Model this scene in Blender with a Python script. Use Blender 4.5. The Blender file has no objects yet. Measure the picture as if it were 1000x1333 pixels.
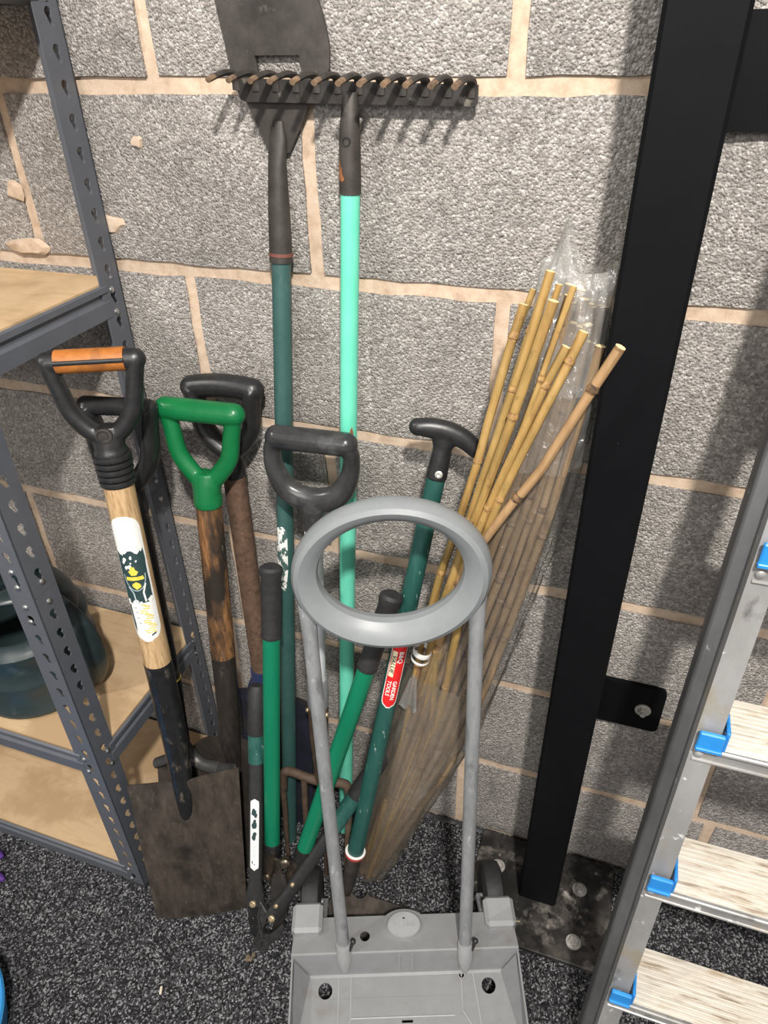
import bpy, math, random
import numpy as np
from mathutils import Vector, Matrix
from mathutils.geometry import tessellate_polygon

random.seed(7)
S = bpy.context.scene
COL = S.collection

# ------------------------------------------------------------------ camera
cam_d = bpy.data.cameras.new('camera')
cam = bpy.data.objects.new('camera', cam_d)
COL.objects.link(cam)
S.camera = cam
cam_d.sensor_fit = 'VERTICAL'
cam_d.sensor_height = 36.0
cam_d.lens = 929.6 / 1333 * 36.0
cam_d.clip_start = 0.02
YAW, PITCH, ROLL = 0.34449, 0.59549, -0.02372
_r = Vector((math.cos(YAW), math.sin(YAW), 0))
_f0 = Vector((-math.sin(YAW), math.cos(YAW), 0))
_u0 = Vector((0, 0, 1))
_f = math.cos(PITCH) * _f0 - math.sin(PITCH) * _u0
_u = math.cos(PITCH) * _u0 + math.sin(PITCH) * _f0
_r2 = math.cos(ROLL) * _r + math.sin(ROLL) * _u
_u2 = -math.sin(ROLL) * _r + math.cos(ROLL) * _u
cam.matrix_world = Matrix(((_r2.x, _u2.x, -_f.x, 0.39737), (_r2.y, _u2.y, -_f.y, -0.87804),
                           (_r2.z, _u2.z, -_f.z, 1.38816), (0, 0, 0, 1)))

# ------------------------------------------------------------------ light
S.view_settings.view_transform = 'Standard'
S.view_settings.look = 'None'
S.view_settings.gamma = 1.0
S.view_settings.use_curve_mapping = False
S.view_settings.exposure = -0.10
world = bpy.data.worlds.new('world')
S.world = world
world.use_nodes = True
world.node_tree.nodes['Background'].inputs[0].default_value = (1.0, 0.98, 0.96, 1)
world.node_tree.nodes['Background'].inputs[1].default_value = 0.48

def lamp(loc, target, size, power, color):
    d = bpy.data.lights.new('ceiling_or_fill_lamp', 'AREA')
    d.shape = 'DISK'
    d.size = size
    d.energy = power
    d.color = color
    o = bpy.data.objects.new('ceiling_or_fill_lamp', d)
    COL.objects.link(o)
    o.location = loc
    o.rotation_euler = (Vector(target) - Vector(loc)).to_track_quat('-Z', 'Y').to_euler()
    return o
lamp((0.76, -1.5, 2.56), (0.3, 0, 0.9), 0.11, 84, (1.0, 0.955, 0.895))
lamp((0.3, -3.6, 2.5), (0.2, 0, 0.6), 1.2, 42, (1.0, 0.97, 0.93))  # added fill light that evens out the lower wall, no known fixture
lamp((-1.42, -1.5, 2.56), (0.1, 0, 0.9), 0.11, 24, (1.0, 0.955, 0.895))

# ------------------------------------------------------------------ materials
def col(c):
    return (c[0], c[1], c[2], 1.0)

def material(name, colors, rough=0.5, metal=0.0, scale=40.0, stretch=(1, 1, 1), bump=0.0, bump_dist=0.001,
             detail=6.0, pos=None, spec=0.5, coords='Object', spots=None, second=None):
    """colors: one colour, or a list of colours laid out over a noise; spots: (colour, scale, low, high, stretch) worn patches."""
    m = bpy.data.materials.new(name)
    m.use_nodes = True
    nt = m.node_tree
    b = nt.nodes['Principled BSDF']
    b.inputs['Roughness'].default_value = rough
    b.inputs['Metallic'].default_value = metal
    b.inputs['Specular IOR Level'].default_value = spec
    if coords == 'Position':
        src = nt.nodes.new('ShaderNodeNewGeometry').outputs['Position']
    else:
        src = nt.nodes.new('ShaderNodeTexCoord').outputs[coords]
    mp = nt.nodes.new('ShaderNodeMapping')
    mp.inputs['Scale'].default_value = stretch
    nt.links.new(src, mp.inputs[0])
    out = None
    if isinstance(colors[0], (int, float)):
        colors = [colors]
    no = nt.nodes.new('ShaderNodeTexNoise')
    no.inputs['Scale'].default_value = scale
    no.inputs['Detail'].default_value = detail
    no.inputs['Roughness'].default_value = 0.65
    nt.links.new(mp.outputs[0], no.inputs['Vector'])
    if len(colors) == 1:
        b.inputs['Base Color'].default_value = col(colors[0])
        rgb = nt.nodes.new('ShaderNodeRGB')
        rgb.outputs[0].default_value = col(colors[0])
        out = rgb.outputs[0]
    else:
        cr = nt.nodes.new('ShaderNodeValToRGB')
        e = cr.color_ramp.elements
        if pos is None:
            pos = [0.32 + 0.36 * i / (len(colors) - 1) for i in range(len(colors))]
        while len(e) < len(colors):
            e.new(0.5)
        for i, c in enumerate(colors):
            e[i].position = pos[i]
            e[i].color = col(c)
        nt.links.new(no.outputs['Fac'], cr.inputs[0])
        out = cr.outputs[0]
    for sp in (spots or []):
        c, sc, lo, hi, st = sp
        mp2 = nt.nodes.new('ShaderNodeMapping')
        mp2.inputs['Scale'].default_value = st
        mp2.inputs['Location'].default_value = (sc * 0.013, 0.37, 0.71)
        nt.links.new(src, mp2.inputs[0])
        n2 = nt.nodes.new('ShaderNodeTexNoise')
        n2.inputs['Scale'].default_value = sc
        n2.inputs['Detail'].default_value = 5
        n2.inputs['Roughness'].default_value = 0.6
        nt.links.new(mp2.outputs[0], n2.inputs['Vector'])
        mr = nt.nodes.new('ShaderNodeMapRange')
        mr.inputs['From Min'].default_value = lo
        mr.inputs['From Max'].default_value = hi
        nt.links.new(n2.outputs['Fac'], mr.inputs['Value'])
        mx = nt.nodes.new('ShaderNodeMix')
        mx.data_type = 'RGBA'
        mx.inputs['B'].default_value = col(c)
        nt.links.new(mr.outputs[0], mx.inputs['Factor'])
        nt.links.new(out, mx.inputs['A'])
        out = mx.outputs['Result']
    nt.links.new(out, b.inputs['Base Color'])
    if bump > 0:
        bp = nt.nodes.new('ShaderNodeBump')
        bp.inputs['Strength'].default_value = bump
        bp.inputs['Distance'].default_value = bump_dist
        nt.links.new(no.outputs['Fac'], bp.inputs['Height'])
        nt.links.new(bp.outputs[0], b.inputs['Normal'])
    return m

def block_material():
    m = bpy.data.materials.new('concrete_block')
    m.use_nodes = True
    nt = m.node_tree
    b = nt.nodes['Principled BSDF']
    b.inputs['Roughness'].default_value = 0.95
    b.inputs['Specular IOR Level'].default_value = 0.15
    g = nt.nodes.new('ShaderNodeNewGeometry').outputs['Position']
    def noise(sc, det=4, rough=0.6):
        n = nt.nodes.new('ShaderNodeTexNoise')
        n.inputs['Scale'].default_value = sc
        n.inputs['Detail'].default_value = det
        n.inputs['Roughness'].default_value = rough
        nt.links.new(g, n.inputs['Vector'])
        return n.outputs['Fac']
    vo = nt.nodes.new('ShaderNodeTexVoronoi')
    vo.inputs['Scale'].default_value = 300
    vo.inputs['Randomness'].default_value = 1.0
    nt.links.new(g, vo.inputs['Vector'])
    fine = noise(520, 3)
    mid = noise(210, 4)
    # grain colour: each stone of the aggregate has its own shade
    sep = nt.nodes.new('ShaderNodeSeparateColor')
    nt.links.new(vo.outputs['Color'], sep.inputs[0])
    cr = nt.nodes.new('ShaderNodeValToRGB')
    e = cr.color_ramp.elements
    cols = [(0.0, (0.25, 0.23, 0.212)), (0.35, (0.33, 0.305, 0.283)), (0.7, (0.39, 0.362, 0.338)), (1.0, (0.54, 0.51, 0.48))]
    while len(e) < 4:
        e.new(0.5)
    for i, (p, c) in enumerate(cols):
        e[i].position = p
        e[i].color = col(c)
    nt.links.new(sep.outputs[0], cr.inputs[0])
    # broad tone drift
    mr = nt.nodes.new('ShaderNodeMapRange')
    mr.inputs['From Min'].default_value = 0.3
    mr.inputs['From Max'].default_value = 0.7
    mr.inputs['To Min'].default_value = 0.86
    mr.inputs['To Max'].default_value = 1.12
    nt.links.new(noise(9, 3), mr.inputs['Value'])
    mx = nt.nodes.new('ShaderNodeMix')
    mx.data_type = 'RGBA'
    mx.blend_type = 'MULTIPLY'
    mx.inputs['Factor'].default_value = 1.0
    nt.links.new(cr.outputs[0], mx.inputs['A'])
    nt.links.new(mr.outputs[0], mx.inputs['B'])
    nt.links.new(mx.outputs['Result'], b.inputs['Base Color'])
    # relief: rounded grains plus open pits
    inv = nt.nodes.new('ShaderNodeMath')
    inv.operation = 'MULTIPLY_ADD'
    inv.inputs[1].default_value = -1.5
    inv.inputs[2].default_value = 1.0
    nt.links.new(vo.outputs['Distance'], inv.inputs[0])
    pit = nt.nodes.new('ShaderNodeMapRange')
    pit.inputs['From Min'].default_value = 0.36
    pit.inputs['From Max'].default_value = 0.47
    pit.inputs['To Min'].default_value = 0.0
    pit.inputs['To Max'].default_value = 0.9
    nt.links.new(mid, pit.inputs['Value'])
    a1 = nt.nodes.new('ShaderNodeMath')
    a1.operation = 'ADD'
    nt.links.new(inv.outputs[0], a1.inputs[0])
    nt.links.new(pit.outputs[0], a1.inputs[1])
    a2 = nt.nodes.new('ShaderNodeMath')
    a2.operation = 'ADD'
    nt.links.new(a1.outputs[0], a2.inputs[0])
    nt.links.new(fine, a2.inputs[1])
    bp = nt.nodes.new('ShaderNodeBump')
    bp.inputs['Strength'].default_value = 0.8
    bp.inputs['Distance'].default_value = 0.0026
    nt.links.new(a2.outputs[0], bp.inputs['Height'])
    nt.links.new(bp.outputs[0], b.inputs['Normal'])
    return m

def carpet_material():
    m = bpy.data.materials.new('carpet')
    m.use_nodes = True
    nt = m.node_tree
    b = nt.nodes['Principled BSDF']
    b.inputs['Roughness'].default_value = 1.0
    b.inputs['Specular IOR Level'].default_value = 0.1
    g = nt.nodes.new('ShaderNodeNewGeometry').outputs['Position']
    vo = nt.nodes.new('ShaderNodeTexVoronoi')
    vo.inputs['Scale'].default_value = 380
    nt.links.new(g, vo.inputs['Vector'])
    sep = nt.nodes.new('ShaderNodeSeparateColor')
    nt.links.new(vo.outputs['Color'], sep.inputs[0])
    cr = nt.nodes.new('ShaderNodeValToRGB')
    e = cr.color_ramp.elements
    cols = [(0.0, (0.010, 0.010, 0.011)), (0.45, (0.028, 0.028, 0.031)), (0.75, (0.075, 0.075, 0.08)), (1.0, (0.30, 0.30, 0.31))]
    while len(e) < 4:
        e.new(0.5)
    for i, (p, c) in enumerate(cols):
        e[i].position = p
        e[i].color = col(c)
    nt.links.new(sep.outputs[1], cr.inputs[0])
    nt.links.new(cr.outputs[0], b.inputs['Base Color'])
    n = nt.nodes.new('ShaderNodeTexNoise')
    n.inputs['Scale'].default_value = 260
    n.inputs['Detail'].default_value = 4
    nt.links.new(g, n.inputs['Vector'])
    bp = nt.nodes.new('ShaderNodeBump')
    bp.inputs['Strength'].default_value = 0.9
    bp.inputs['Distance'].default_value = 0.004
    nt.links.new(n.outputs['Fac'], bp.inputs['Height'])
    nt.links.new(bp.outputs[0], b.inputs['Normal'])
    return m

def film_material(name='clear_film', milk=0.055, g0=0.045, g1=0.30, bscale=45, bstr=0.5, gloss=0.16, dust=(0.50, 0.49, 0.47)):
    m = bpy.data.materials.new(name)
    m.use_nodes = True
    nt = m.node_tree
    for n in list(nt.nodes):
        if n.type != 'OUTPUT_MATERIAL':
            nt.nodes.remove(n)
    outn = [n for n in nt.nodes if n.type == 'OUTPUT_MATERIAL'][0]
    tr = nt.nodes.new('ShaderNodeBsdfTransparent')
    tr.inputs[0].default_value = (0.93, 0.93, 0.92, 1)
    gl = nt.nodes.new('ShaderNodeBsdfGlossy')
    gl.inputs['Roughness'].default_value = gloss
    gl.inputs['Color'].default_value = (0.95, 0.95, 0.95, 1)
    df = nt.nodes.new('ShaderNodeBsdfDiffuse')
    df.inputs['Color'].default_value = col(dust)
    lw = nt.nodes.new('ShaderNodeLayerWeight')
    lw.inputs['Blend'].default_value = 0.35
    mr = nt.nodes.new('ShaderNodeMapRange')
    mr.inputs['To Min'].default_value = g0
    mr.inputs['To Max'].default_value = g1
    nt.links.new(lw.outputs['Facing'], mr.inputs['Value'])
    g = nt.nodes.new('ShaderNodeTexCoord').outputs['Object']
    n = nt.nodes.new('ShaderNodeTexNoise')
    n.inputs['Scale'].default_value = bscale
    n.inputs['Detail'].default_value = 4
    n.inputs['Distortion'].default_value = 1.2
    nt.links.new(g, n.inputs['Vector'])
    bp = nt.nodes.new('ShaderNodeBump')
    bp.inputs['Strength'].default_value = bstr
    bp.inputs['Distance'].default_value = 0.01
    nt.links.new(n.outputs['Fac'], bp.inputs['Height'])
    nt.links.new(bp.outputs[0], gl.inputs['Normal'])
    m1 = nt.nodes.new('ShaderNodeMixShader')
    m1.inputs[0].default_value = milk
    nt.links.new(tr.outputs[0], m1.inputs[1])
    nt.links.new(df.outputs[0], m1.inputs[2])
    m2 = nt.nodes.new('ShaderNodeMixShader')
    nt.links.new(mr.outputs[0], m2.inputs[0])
    nt.links.new(m1.outputs[0], m2.inputs[1])
    nt.links.new(gl.outputs[0], m2.inputs[2])
    nt.links.new(m2.outputs[0], outn.inputs[0])
    return m

M = {}
M['block'] = block_material()
M['carpet'] = carpet_material()
M['film'] = film_material()
M['film_dusty'] = film_material('dusty_film', 0.34, 0.05, 0.28, 40, 0.5, 0.22, (0.27, 0.225, 0.18))
M['film_cloudy'] = film_material('cloudy_film', 0.14, 0.07, 0.36, 42, 0.7, 0.13)
M['film_crumpled'] = film_material('crumpled_film', 0.30, 0.10, 0.45, 42, 0.9, 0.10)
M['mortar'] = material('mortar', [(0.44, 0.325, 0.235), (0.54, 0.415, 0.31), (0.60, 0.48, 0.375)], 0.95, scale=60, bump=0.5, bump_dist=0.003, coords='Position', spec=0.1)
M['rack_steel'] = material('rack_steel', [(0.085, 0.092, 0.108), (0.10, 0.107, 0.125)], 0.45, scale=30)
M['rack_bolt'] = material('rack_bolt', (0.62, 0.62, 0.62), 0.3, 1.0)
M['fibreboard'] = material('fibreboard', [(0.46, 0.315, 0.175), (0.54, 0.385, 0.23), (0.50, 0.355, 0.21)], 0.6, scale=9, stretch=(1, 6, 1), coords='Position', spots=[((0.42, 0.285, 0.16), 6, 0.52, 0.62, (1, 1, 1))])
M['black_plastic'] = material('black_plastic', [(0.012, 0.012, 0.013), (0.022, 0.022, 0.023)], 0.38, scale=90, bump=0.12, bump_dist=0.0006)
M['black_rubber'] = material('black_rubber', [(0.014, 0.014, 0.015), (0.025, 0.025, 0.026)], 0.62, scale=120, bump=0.25, bump_dist=0.0007)
M['orange_grip'] = material('orange_grip', [(0.36, 0.115, 0.02), (0.47, 0.17, 0.035)], 0.5, scale=60, spots=[((0.15, 0.06, 0.02), 30, 0.52, 0.75, (1, 1, 1))])
M['ash_wood'] = material('ash_wood', [(0.32, 0.19, 0.09), (0.50, 0.33, 0.17), (0.60, 0.42, 0.24)], 0.55, scale=55, stretch=(5, 5, 0.35), bump=0.15)
M['worn_wood'] = material('worn_wood', [(0.028, 0.018, 0.012), (0.14, 0.068, 0.028), (0.36, 0.17, 0.065)], 0.6, scale=26, stretch=(3, 3, 0.5), bump=0.35, bump_dist=0.002, spots=[((0.022, 0.016, 0.012), 12, 0.46, 0.58, (1.5, 1.5, 0.6)), ((0.16, 0.12, 0.085), 60, 0.62, 0.74, (2, 2, 0.6))])
M['dark_wood'] = material('dark_wood', [(0.012, 0.010, 0.009), (0.035, 0.028, 0.022)], 0.5, scale=50, stretch=(3, 3, 0.6), bump=0.3, spots=[((0.16, 0.13, 0.10), 60, 0.62, 0.8, (1, 1, 0.6))])
M['black_paint'] = material('black_paint', [(0.008, 0.008, 0.009), (0.016, 0.016, 0.017)], 0.32, scale=60, bump=0.25, spots=[((0.10, 0.085, 0.07), 40, 0.58, 0.72, (1.4, 1.4, 0.6)), ((0.30, 0.27, 0.24), 110, 0.68, 0.78, (1, 1, 0.7))])
M['muddy_steel'] = material('muddy_steel', [(0.030, 0.023, 0.018), (0.056, 0.044, 0.035), (0.085, 0.068, 0.054)], 0.62, metal=0.25, scale=20, stretch=(2.5, 2.5, 0.8), bump=0.3, bump_dist=0.0015, detail=10, spots=[((0.13, 0.105, 0.085), 75, 0.58, 0.80, (3, 3, 0.5)), ((0.10, 0.08, 0.062), 20, 0.60, 0.75, (1, 1, 1)), ((0.018, 0.014, 0.011), 12, 0.55, 0.7, (1, 1, 1))])
M['dark_steel'] = material('dark_steel', [(0.025, 0.022, 0.02), (0.05, 0.044, 0.04)], 0.55, metal=0.3, scale=40, bump=0.2, spots=[((0.20, 0.18, 0.15), 50, 0.62, 0.75, (1, 1, 1))])
M['tread_steel'] = material('tread_steel', [(0.05, 0.049, 0.049), (0.085, 0.083, 0.082)], 0.5, metal=0.3, scale=30, bump=0.2, spots=[((0.42, 0.38, 0.34), 38, 0.58, 0.68, (1, 1, 1))])
M['soil_steel'] = material('soil_steel', [(0.012, 0.009, 0.007), (0.035, 0.027, 0.02)], 0.85, scale=60, bump=0.5, bump_dist=0.002)
M['tool_steel'] = material('tool_steel', [(0.038, 0.033, 0.030), (0.072, 0.063, 0.057)], 0.55, metal=0.35, scale=45, bump=0.3, spots=[((0.11, 0.062, 0.04), 34, 0.62, 0.78, (1, 1, 1)), ((0.14, 0.125, 0.11), 80, 0.66, 0.8, (1, 1, 1))])
M['rust'] = material('rust', [(0.06, 0.034, 0.021), (0.105, 0.060, 0.038), (0.14, 0.082, 0.052)], 0.85, scale=90, bump=0.5, bump_dist=0.0015, spots=[((0.22, 0.14, 0.085), 160, 0.62, 0.75, (1, 1, 1))])
M['brown_rust'] = material('brown_rust', [(0.055, 0.036, 0.025), (0.12, 0.078, 0.052)], 0.75, metal=0.2, scale=60, bump=0.4)
M['worn_tip'] = material('worn_tip', [(0.10, 0.07, 0.05), (0.26, 0.17, 0.10)], 0.6, metal=0.2, scale=90)
M['orange_rust'] = material('orange_rust', [(0.16, 0.055, 0.02), (0.30, 0.115, 0.045)], 0.9, scale=120, bump=0.4)
M['blue_paint'] = material('blue_paint', [(0.018, 0.028, 0.085), (0.03, 0.045, 0.12)], 0.55, scale=25, spots=[((0.06, 0.05, 0.045), 30, 0.55, 0.72, (1, 1, 1))])
M['navy_dirt'] = material('navy_dirt', [(0.010, 0.011, 0.017), (0.018, 0.021, 0.040)], 0.6, scale=18, spots=[((0.03, 0.026, 0.022), 16, 0.5, 0.65, (1, 1, 1))])
M['green_plastic'] = material('green_plastic', [(0.003, 0.125, 0.035), (0.006, 0.16, 0.048)], 0.32, scale=30, spots=[((0.20, 0.33, 0.20), 70, 0.72, 0.85, (1, 1, 1))])
M['green_tube'] = material('green_tube', [(0.002, 0.150, 0.075), (0.004, 0.170, 0.085)], 0.36, scale=12, spots=[((0.5, 0.6, 0.5), 90, 0.76, 0.82, (1, 1, 1))])
M['pine_green'] = material('pine_green', [(0.012, 0.070, 0.058), (0.018, 0.085, 0.070)], 0.42, scale=20, spots=[((0.030, 0.105, 0.09), 30, 0.52, 0.66, (2, 2, 0.3)), ((0.34, 0.42, 0.38), 85, 0.645, 0.70, (1.8, 1.8, 0.35))])
M['teal_grey'] = material('teal_grey', [(0.030, 0.085, 0.078), (0.042, 0.105, 0.095)], 0.45, scale=30, spots=[((0.10, 0.15, 0.14), 60, 0.6, 0.8, (1, 1, 0.4))])
M['mint'] = material('mint', [(0.125, 0.60, 0.42), (0.16, 0.66, 0.475)], 0.4, scale=20, spots=[((0.12, 0.40, 0.30), 55, 0.68, 0.80, (1.5, 1.5, 0.5))])
M['grey_plastic'] = material('grey_plastic', [(0.185, 0.188, 0.192), (0.21, 0.214, 0.218)], 0.38, scale=40, bump=0.06, spots=[((0.165, 0.15, 0.138), 14, 0.58, 0.72, (1, 1, 1))])
M['ring_grey'] = material('ring_grey', [(0.200, 0.214, 0.222), (0.22, 0.234, 0.243)], 0.42, scale=50, bump=0.05, spots=[((0.6, 0.6, 0.6), 160, 0.80, 0.84, (1, 1, 1))])
M['light_grey_plastic'] = material('light_grey_plastic', [(0.27, 0.275, 0.28), (0.31, 0.315, 0.32)], 0.4, scale=30)
M['grey_grip'] = material('grey_grip', [(0.020, 0.020, 0.021), (0.045, 0.045, 0.046)], 0.27, scale=30, spots=[((0.12, 0.12, 0.12), 18, 0.55, 0.78, (1, 1, 1))])
M['galvanised'] = material('galvanised', [(0.27, 0.28, 0.29), (0.38, 0.39, 0.40)], 0.5, metal=0.45, scale=40, stretch=(2, 2, 0.5), bump=0.12, spots=[((0.62, 0.62, 0.62), 55, 0.62, 0.72, (1.5, 1.5, 0.4)), ((0.20, 0.205, 0.21), 35, 0.58, 0.7, (1, 1, 0.5))])
M['pale_tube'] = material('pale_tube', [(0.55, 0.58, 0.61), (0.62, 0.65, 0.68)], 0.4, scale=20)
M['aluminium'] = material('aluminium', [(0.26, 0.255, 0.25), (0.40, 0.395, 0.39)], 0.42, metal=0.35, scale=14, stretch=(1, 1, 0.4), spots=[((0.75, 0.75, 0.73), 75, 0.64, 0.70, (1, 1, 1)), ((0.36, 0.31, 0.22), 14, 0.54, 0.66, (1, 1, 0.6)), ((0.16, 0.155, 0.15), 26, 0.60, 0.70, (1, 1, 0.5))])
M['shaded_aluminium'] = material('shaded_aluminium', [(0.085, 0.085, 0.088), (0.14, 0.14, 0.143)], 0.5, metal=0.4, scale=20, stretch=(1, 1, 0.3), spots=[((0.7, 0.7, 0.7), 60, 0.70, 0.78, (1, 1, 0.5))])  # same aluminium, with the shade on the rear leg put into its colour
M['tread_paint'] = material('tread_paint', [(0.27, 0.20, 0.14), (0.58, 0.53, 0.45), (0.66, 0.62, 0.55)], 0.75, scale=75, stretch=(0.22, 2.2, 1), bump=0.4, bump_dist=0.0012, pos=[0.33, 0.46, 0.66], spots=[((0.40, 0.29, 0.18), 18, 0.60, 0.74, (0.7, 1.3, 1)), ((0.55, 0.22, 0.09), 9, 0.70, 0.76, (1, 1, 1))], coords='Position')
M['blue_bracket'] = material('blue_bracket', [(0.02, 0.22, 0.62), (0.03, 0.28, 0.70)], 0.4, scale=40, spots=[((0.6, 0.7, 0.8), 60, 0.70, 0.78, (1, 1, 1))])
M['post_black'] = material('post_black', [(0.0026, 0.0027, 0.0036), (0.0038, 0.0040, 0.0050)], 0.6, scale=14, spec=0.12, spots=[((0.30, 0.29, 0.27), 120, 0.76, 0.82, (1, 1, 1))])
M['plate_dirt'] = material('plate_dirt', [(0.010, 0.009, 0.008), (0.022, 0.020, 0.018), (0.075, 0.066, 0.058)], 0.5, scale=22, bump=0.4, bump_dist=0.002, detail=9, pos=[0.40, 0.52, 0.70], spots=[((0.15, 0.135, 0.12), 26, 0.54, 0.66, (1, 1, 1)), ((0.008, 0.007, 0.007), 40, 0.54, 0.62, (1, 1, 1)), ((0.40, 0.37, 0.33), 18, 0.62, 0.70, (1, 1, 1))])
M['bolt_zinc'] = material('bolt_zinc', [(0.42, 0.40, 0.37), (0.6, 0.58, 0.55)], 0.45, metal=0.5, scale=80)
M['hook_grey'] = material('hook_grey', [(0.022, 0.021, 0.021), (0.04, 0.038, 0.037)], 0.5, metal=0.2, scale=60, bump=0.2)
M['brass'] = material('brass', [(0.42, 0.30, 0.17), (0.62, 0.50, 0.33)], 0.42, metal=0.7, scale=90)
M['bronze'] = material('bronze', [(0.06, 0.05, 0.042), (0.24, 0.19, 0.145)], 0.32, metal=0.85, scale=45)
M['white_label'] = material('white_label', [(0.74, 0.74, 0.72), (0.82, 0.82, 0.80)], 0.5, scale=40)
M['ink_green'] = material('ink_green', [(0.018, 0.045, 0.048), (0.03, 0.06, 0.062)], 0.5, scale=60)
M['ink_yellow'] = material('ink_yellow', [(0.70, 0.52, 0.03), (0.80, 0.66, 0.12)], 0.5, scale=150)
M['ink_pale'] = material('ink_pale', (0.45, 0.56, 0.58), 0.5)
M['ink_grey'] = material('ink_grey', (0.20, 0.23, 0.24), 0.5)
M['ink_black'] = material('ink_black', (0.02, 0.02, 0.02), 0.5)
M['label_red'] = material('label_red', [(0.62, 0.012, 0.015), (0.70, 0.02, 0.02)], 0.4, scale=40)
M['label_cream'] = material('label_cream', (0.80, 0.70, 0.48), 0.5)
M['letter_white'] = material('letter_white', (0.85, 0.84, 0.80), 0.5)
M['ring_red'] = material('ring_red', (0.34, 0.05, 0.04), 0.5)
M['brick_red'] = material('brick_red', [(0.13, 0.045, 0.035), (0.19, 0.07, 0.05)], 0.6, scale=90)
M['peeled_white'] = material('peeled_white', [(0.05, 0.10, 0.09), (0.75, 0.75, 0.72)], 0.6, scale=110, pos=[0.46, 0.50], stretch=(1, 1, 0.6))
M['bamboo'] = material('bamboo', [(0.23, 0.132, 0.042), (0.36, 0.222, 0.072), (0.43, 0.285, 0.108)], 0.42, scale=18, stretch=(2, 2, 0.5), spots=[((0.13, 0.075, 0.03), 130, 0.60, 0.74, (1, 1, 0.6)), ((0.26, 0.17, 0.055), 14, 0.52, 0.66, (1, 1, 0.5))])
M['bamboo_tan'] = material('bamboo_tan', [(0.29, 0.17, 0.080), (0.41, 0.26, 0.13)], 0.5, scale=30, stretch=(2, 2, 0.5), spots=[((0.16, 0.08, 0.04), 60, 0.64, 0.74, (1, 1, 1))])
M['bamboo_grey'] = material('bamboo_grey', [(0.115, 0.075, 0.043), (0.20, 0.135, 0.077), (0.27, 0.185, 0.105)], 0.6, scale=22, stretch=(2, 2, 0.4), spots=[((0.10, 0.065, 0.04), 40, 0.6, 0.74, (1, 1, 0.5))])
M['bamboo_node'] = material('bamboo_node', [(0.16, 0.08, 0.03), (0.46, 0.28, 0.10)], 0.6, scale=160)
M['node_grey'] = material('node_grey', [(0.07, 0.042, 0.025), (0.22, 0.15, 0.09)], 0.7, scale=160)
M['node_burnt'] = material('node_burnt', [(0.015, 0.010, 0.008), (0.28, 0.16, 0.07)], 0.7, scale=140)
M['bamboo_pith'] = material('bamboo_pith', (0.78, 0.64, 0.36), 0.7)
M['lime'] = material('lime', (0.32, 0.55, 0.05), 0.5)
M['can_green'] = material('can_green', [(0.018, 0.030, 0.032), (0.026, 0.041, 0.043)], 0.36, scale=16, spots=[((0.06, 0.08, 0.08), 26, 0.6, 0.8, (1, 1, 1))])
M['purple'] = material('purple', [(0.06, 0.02, 0.16), (0.10, 0.03, 0.24)], 0.7, scale=90, bump=0.3)
M['tub_blue'] = material('tub_blue', (0.04, 0.28, 0.62), 0.35)
M['chip'] = material('chip', (0.66, 0.58, 0.45), 0.8)
M['leaf_brown'] = material('leaf_brown', [(0.09, 0.065, 0.04), (0.17, 0.13, 0.085)], 0.9, scale=200)
M['straw'] = material('straw', (0.50, 0.42, 0.27), 0.8)

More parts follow.
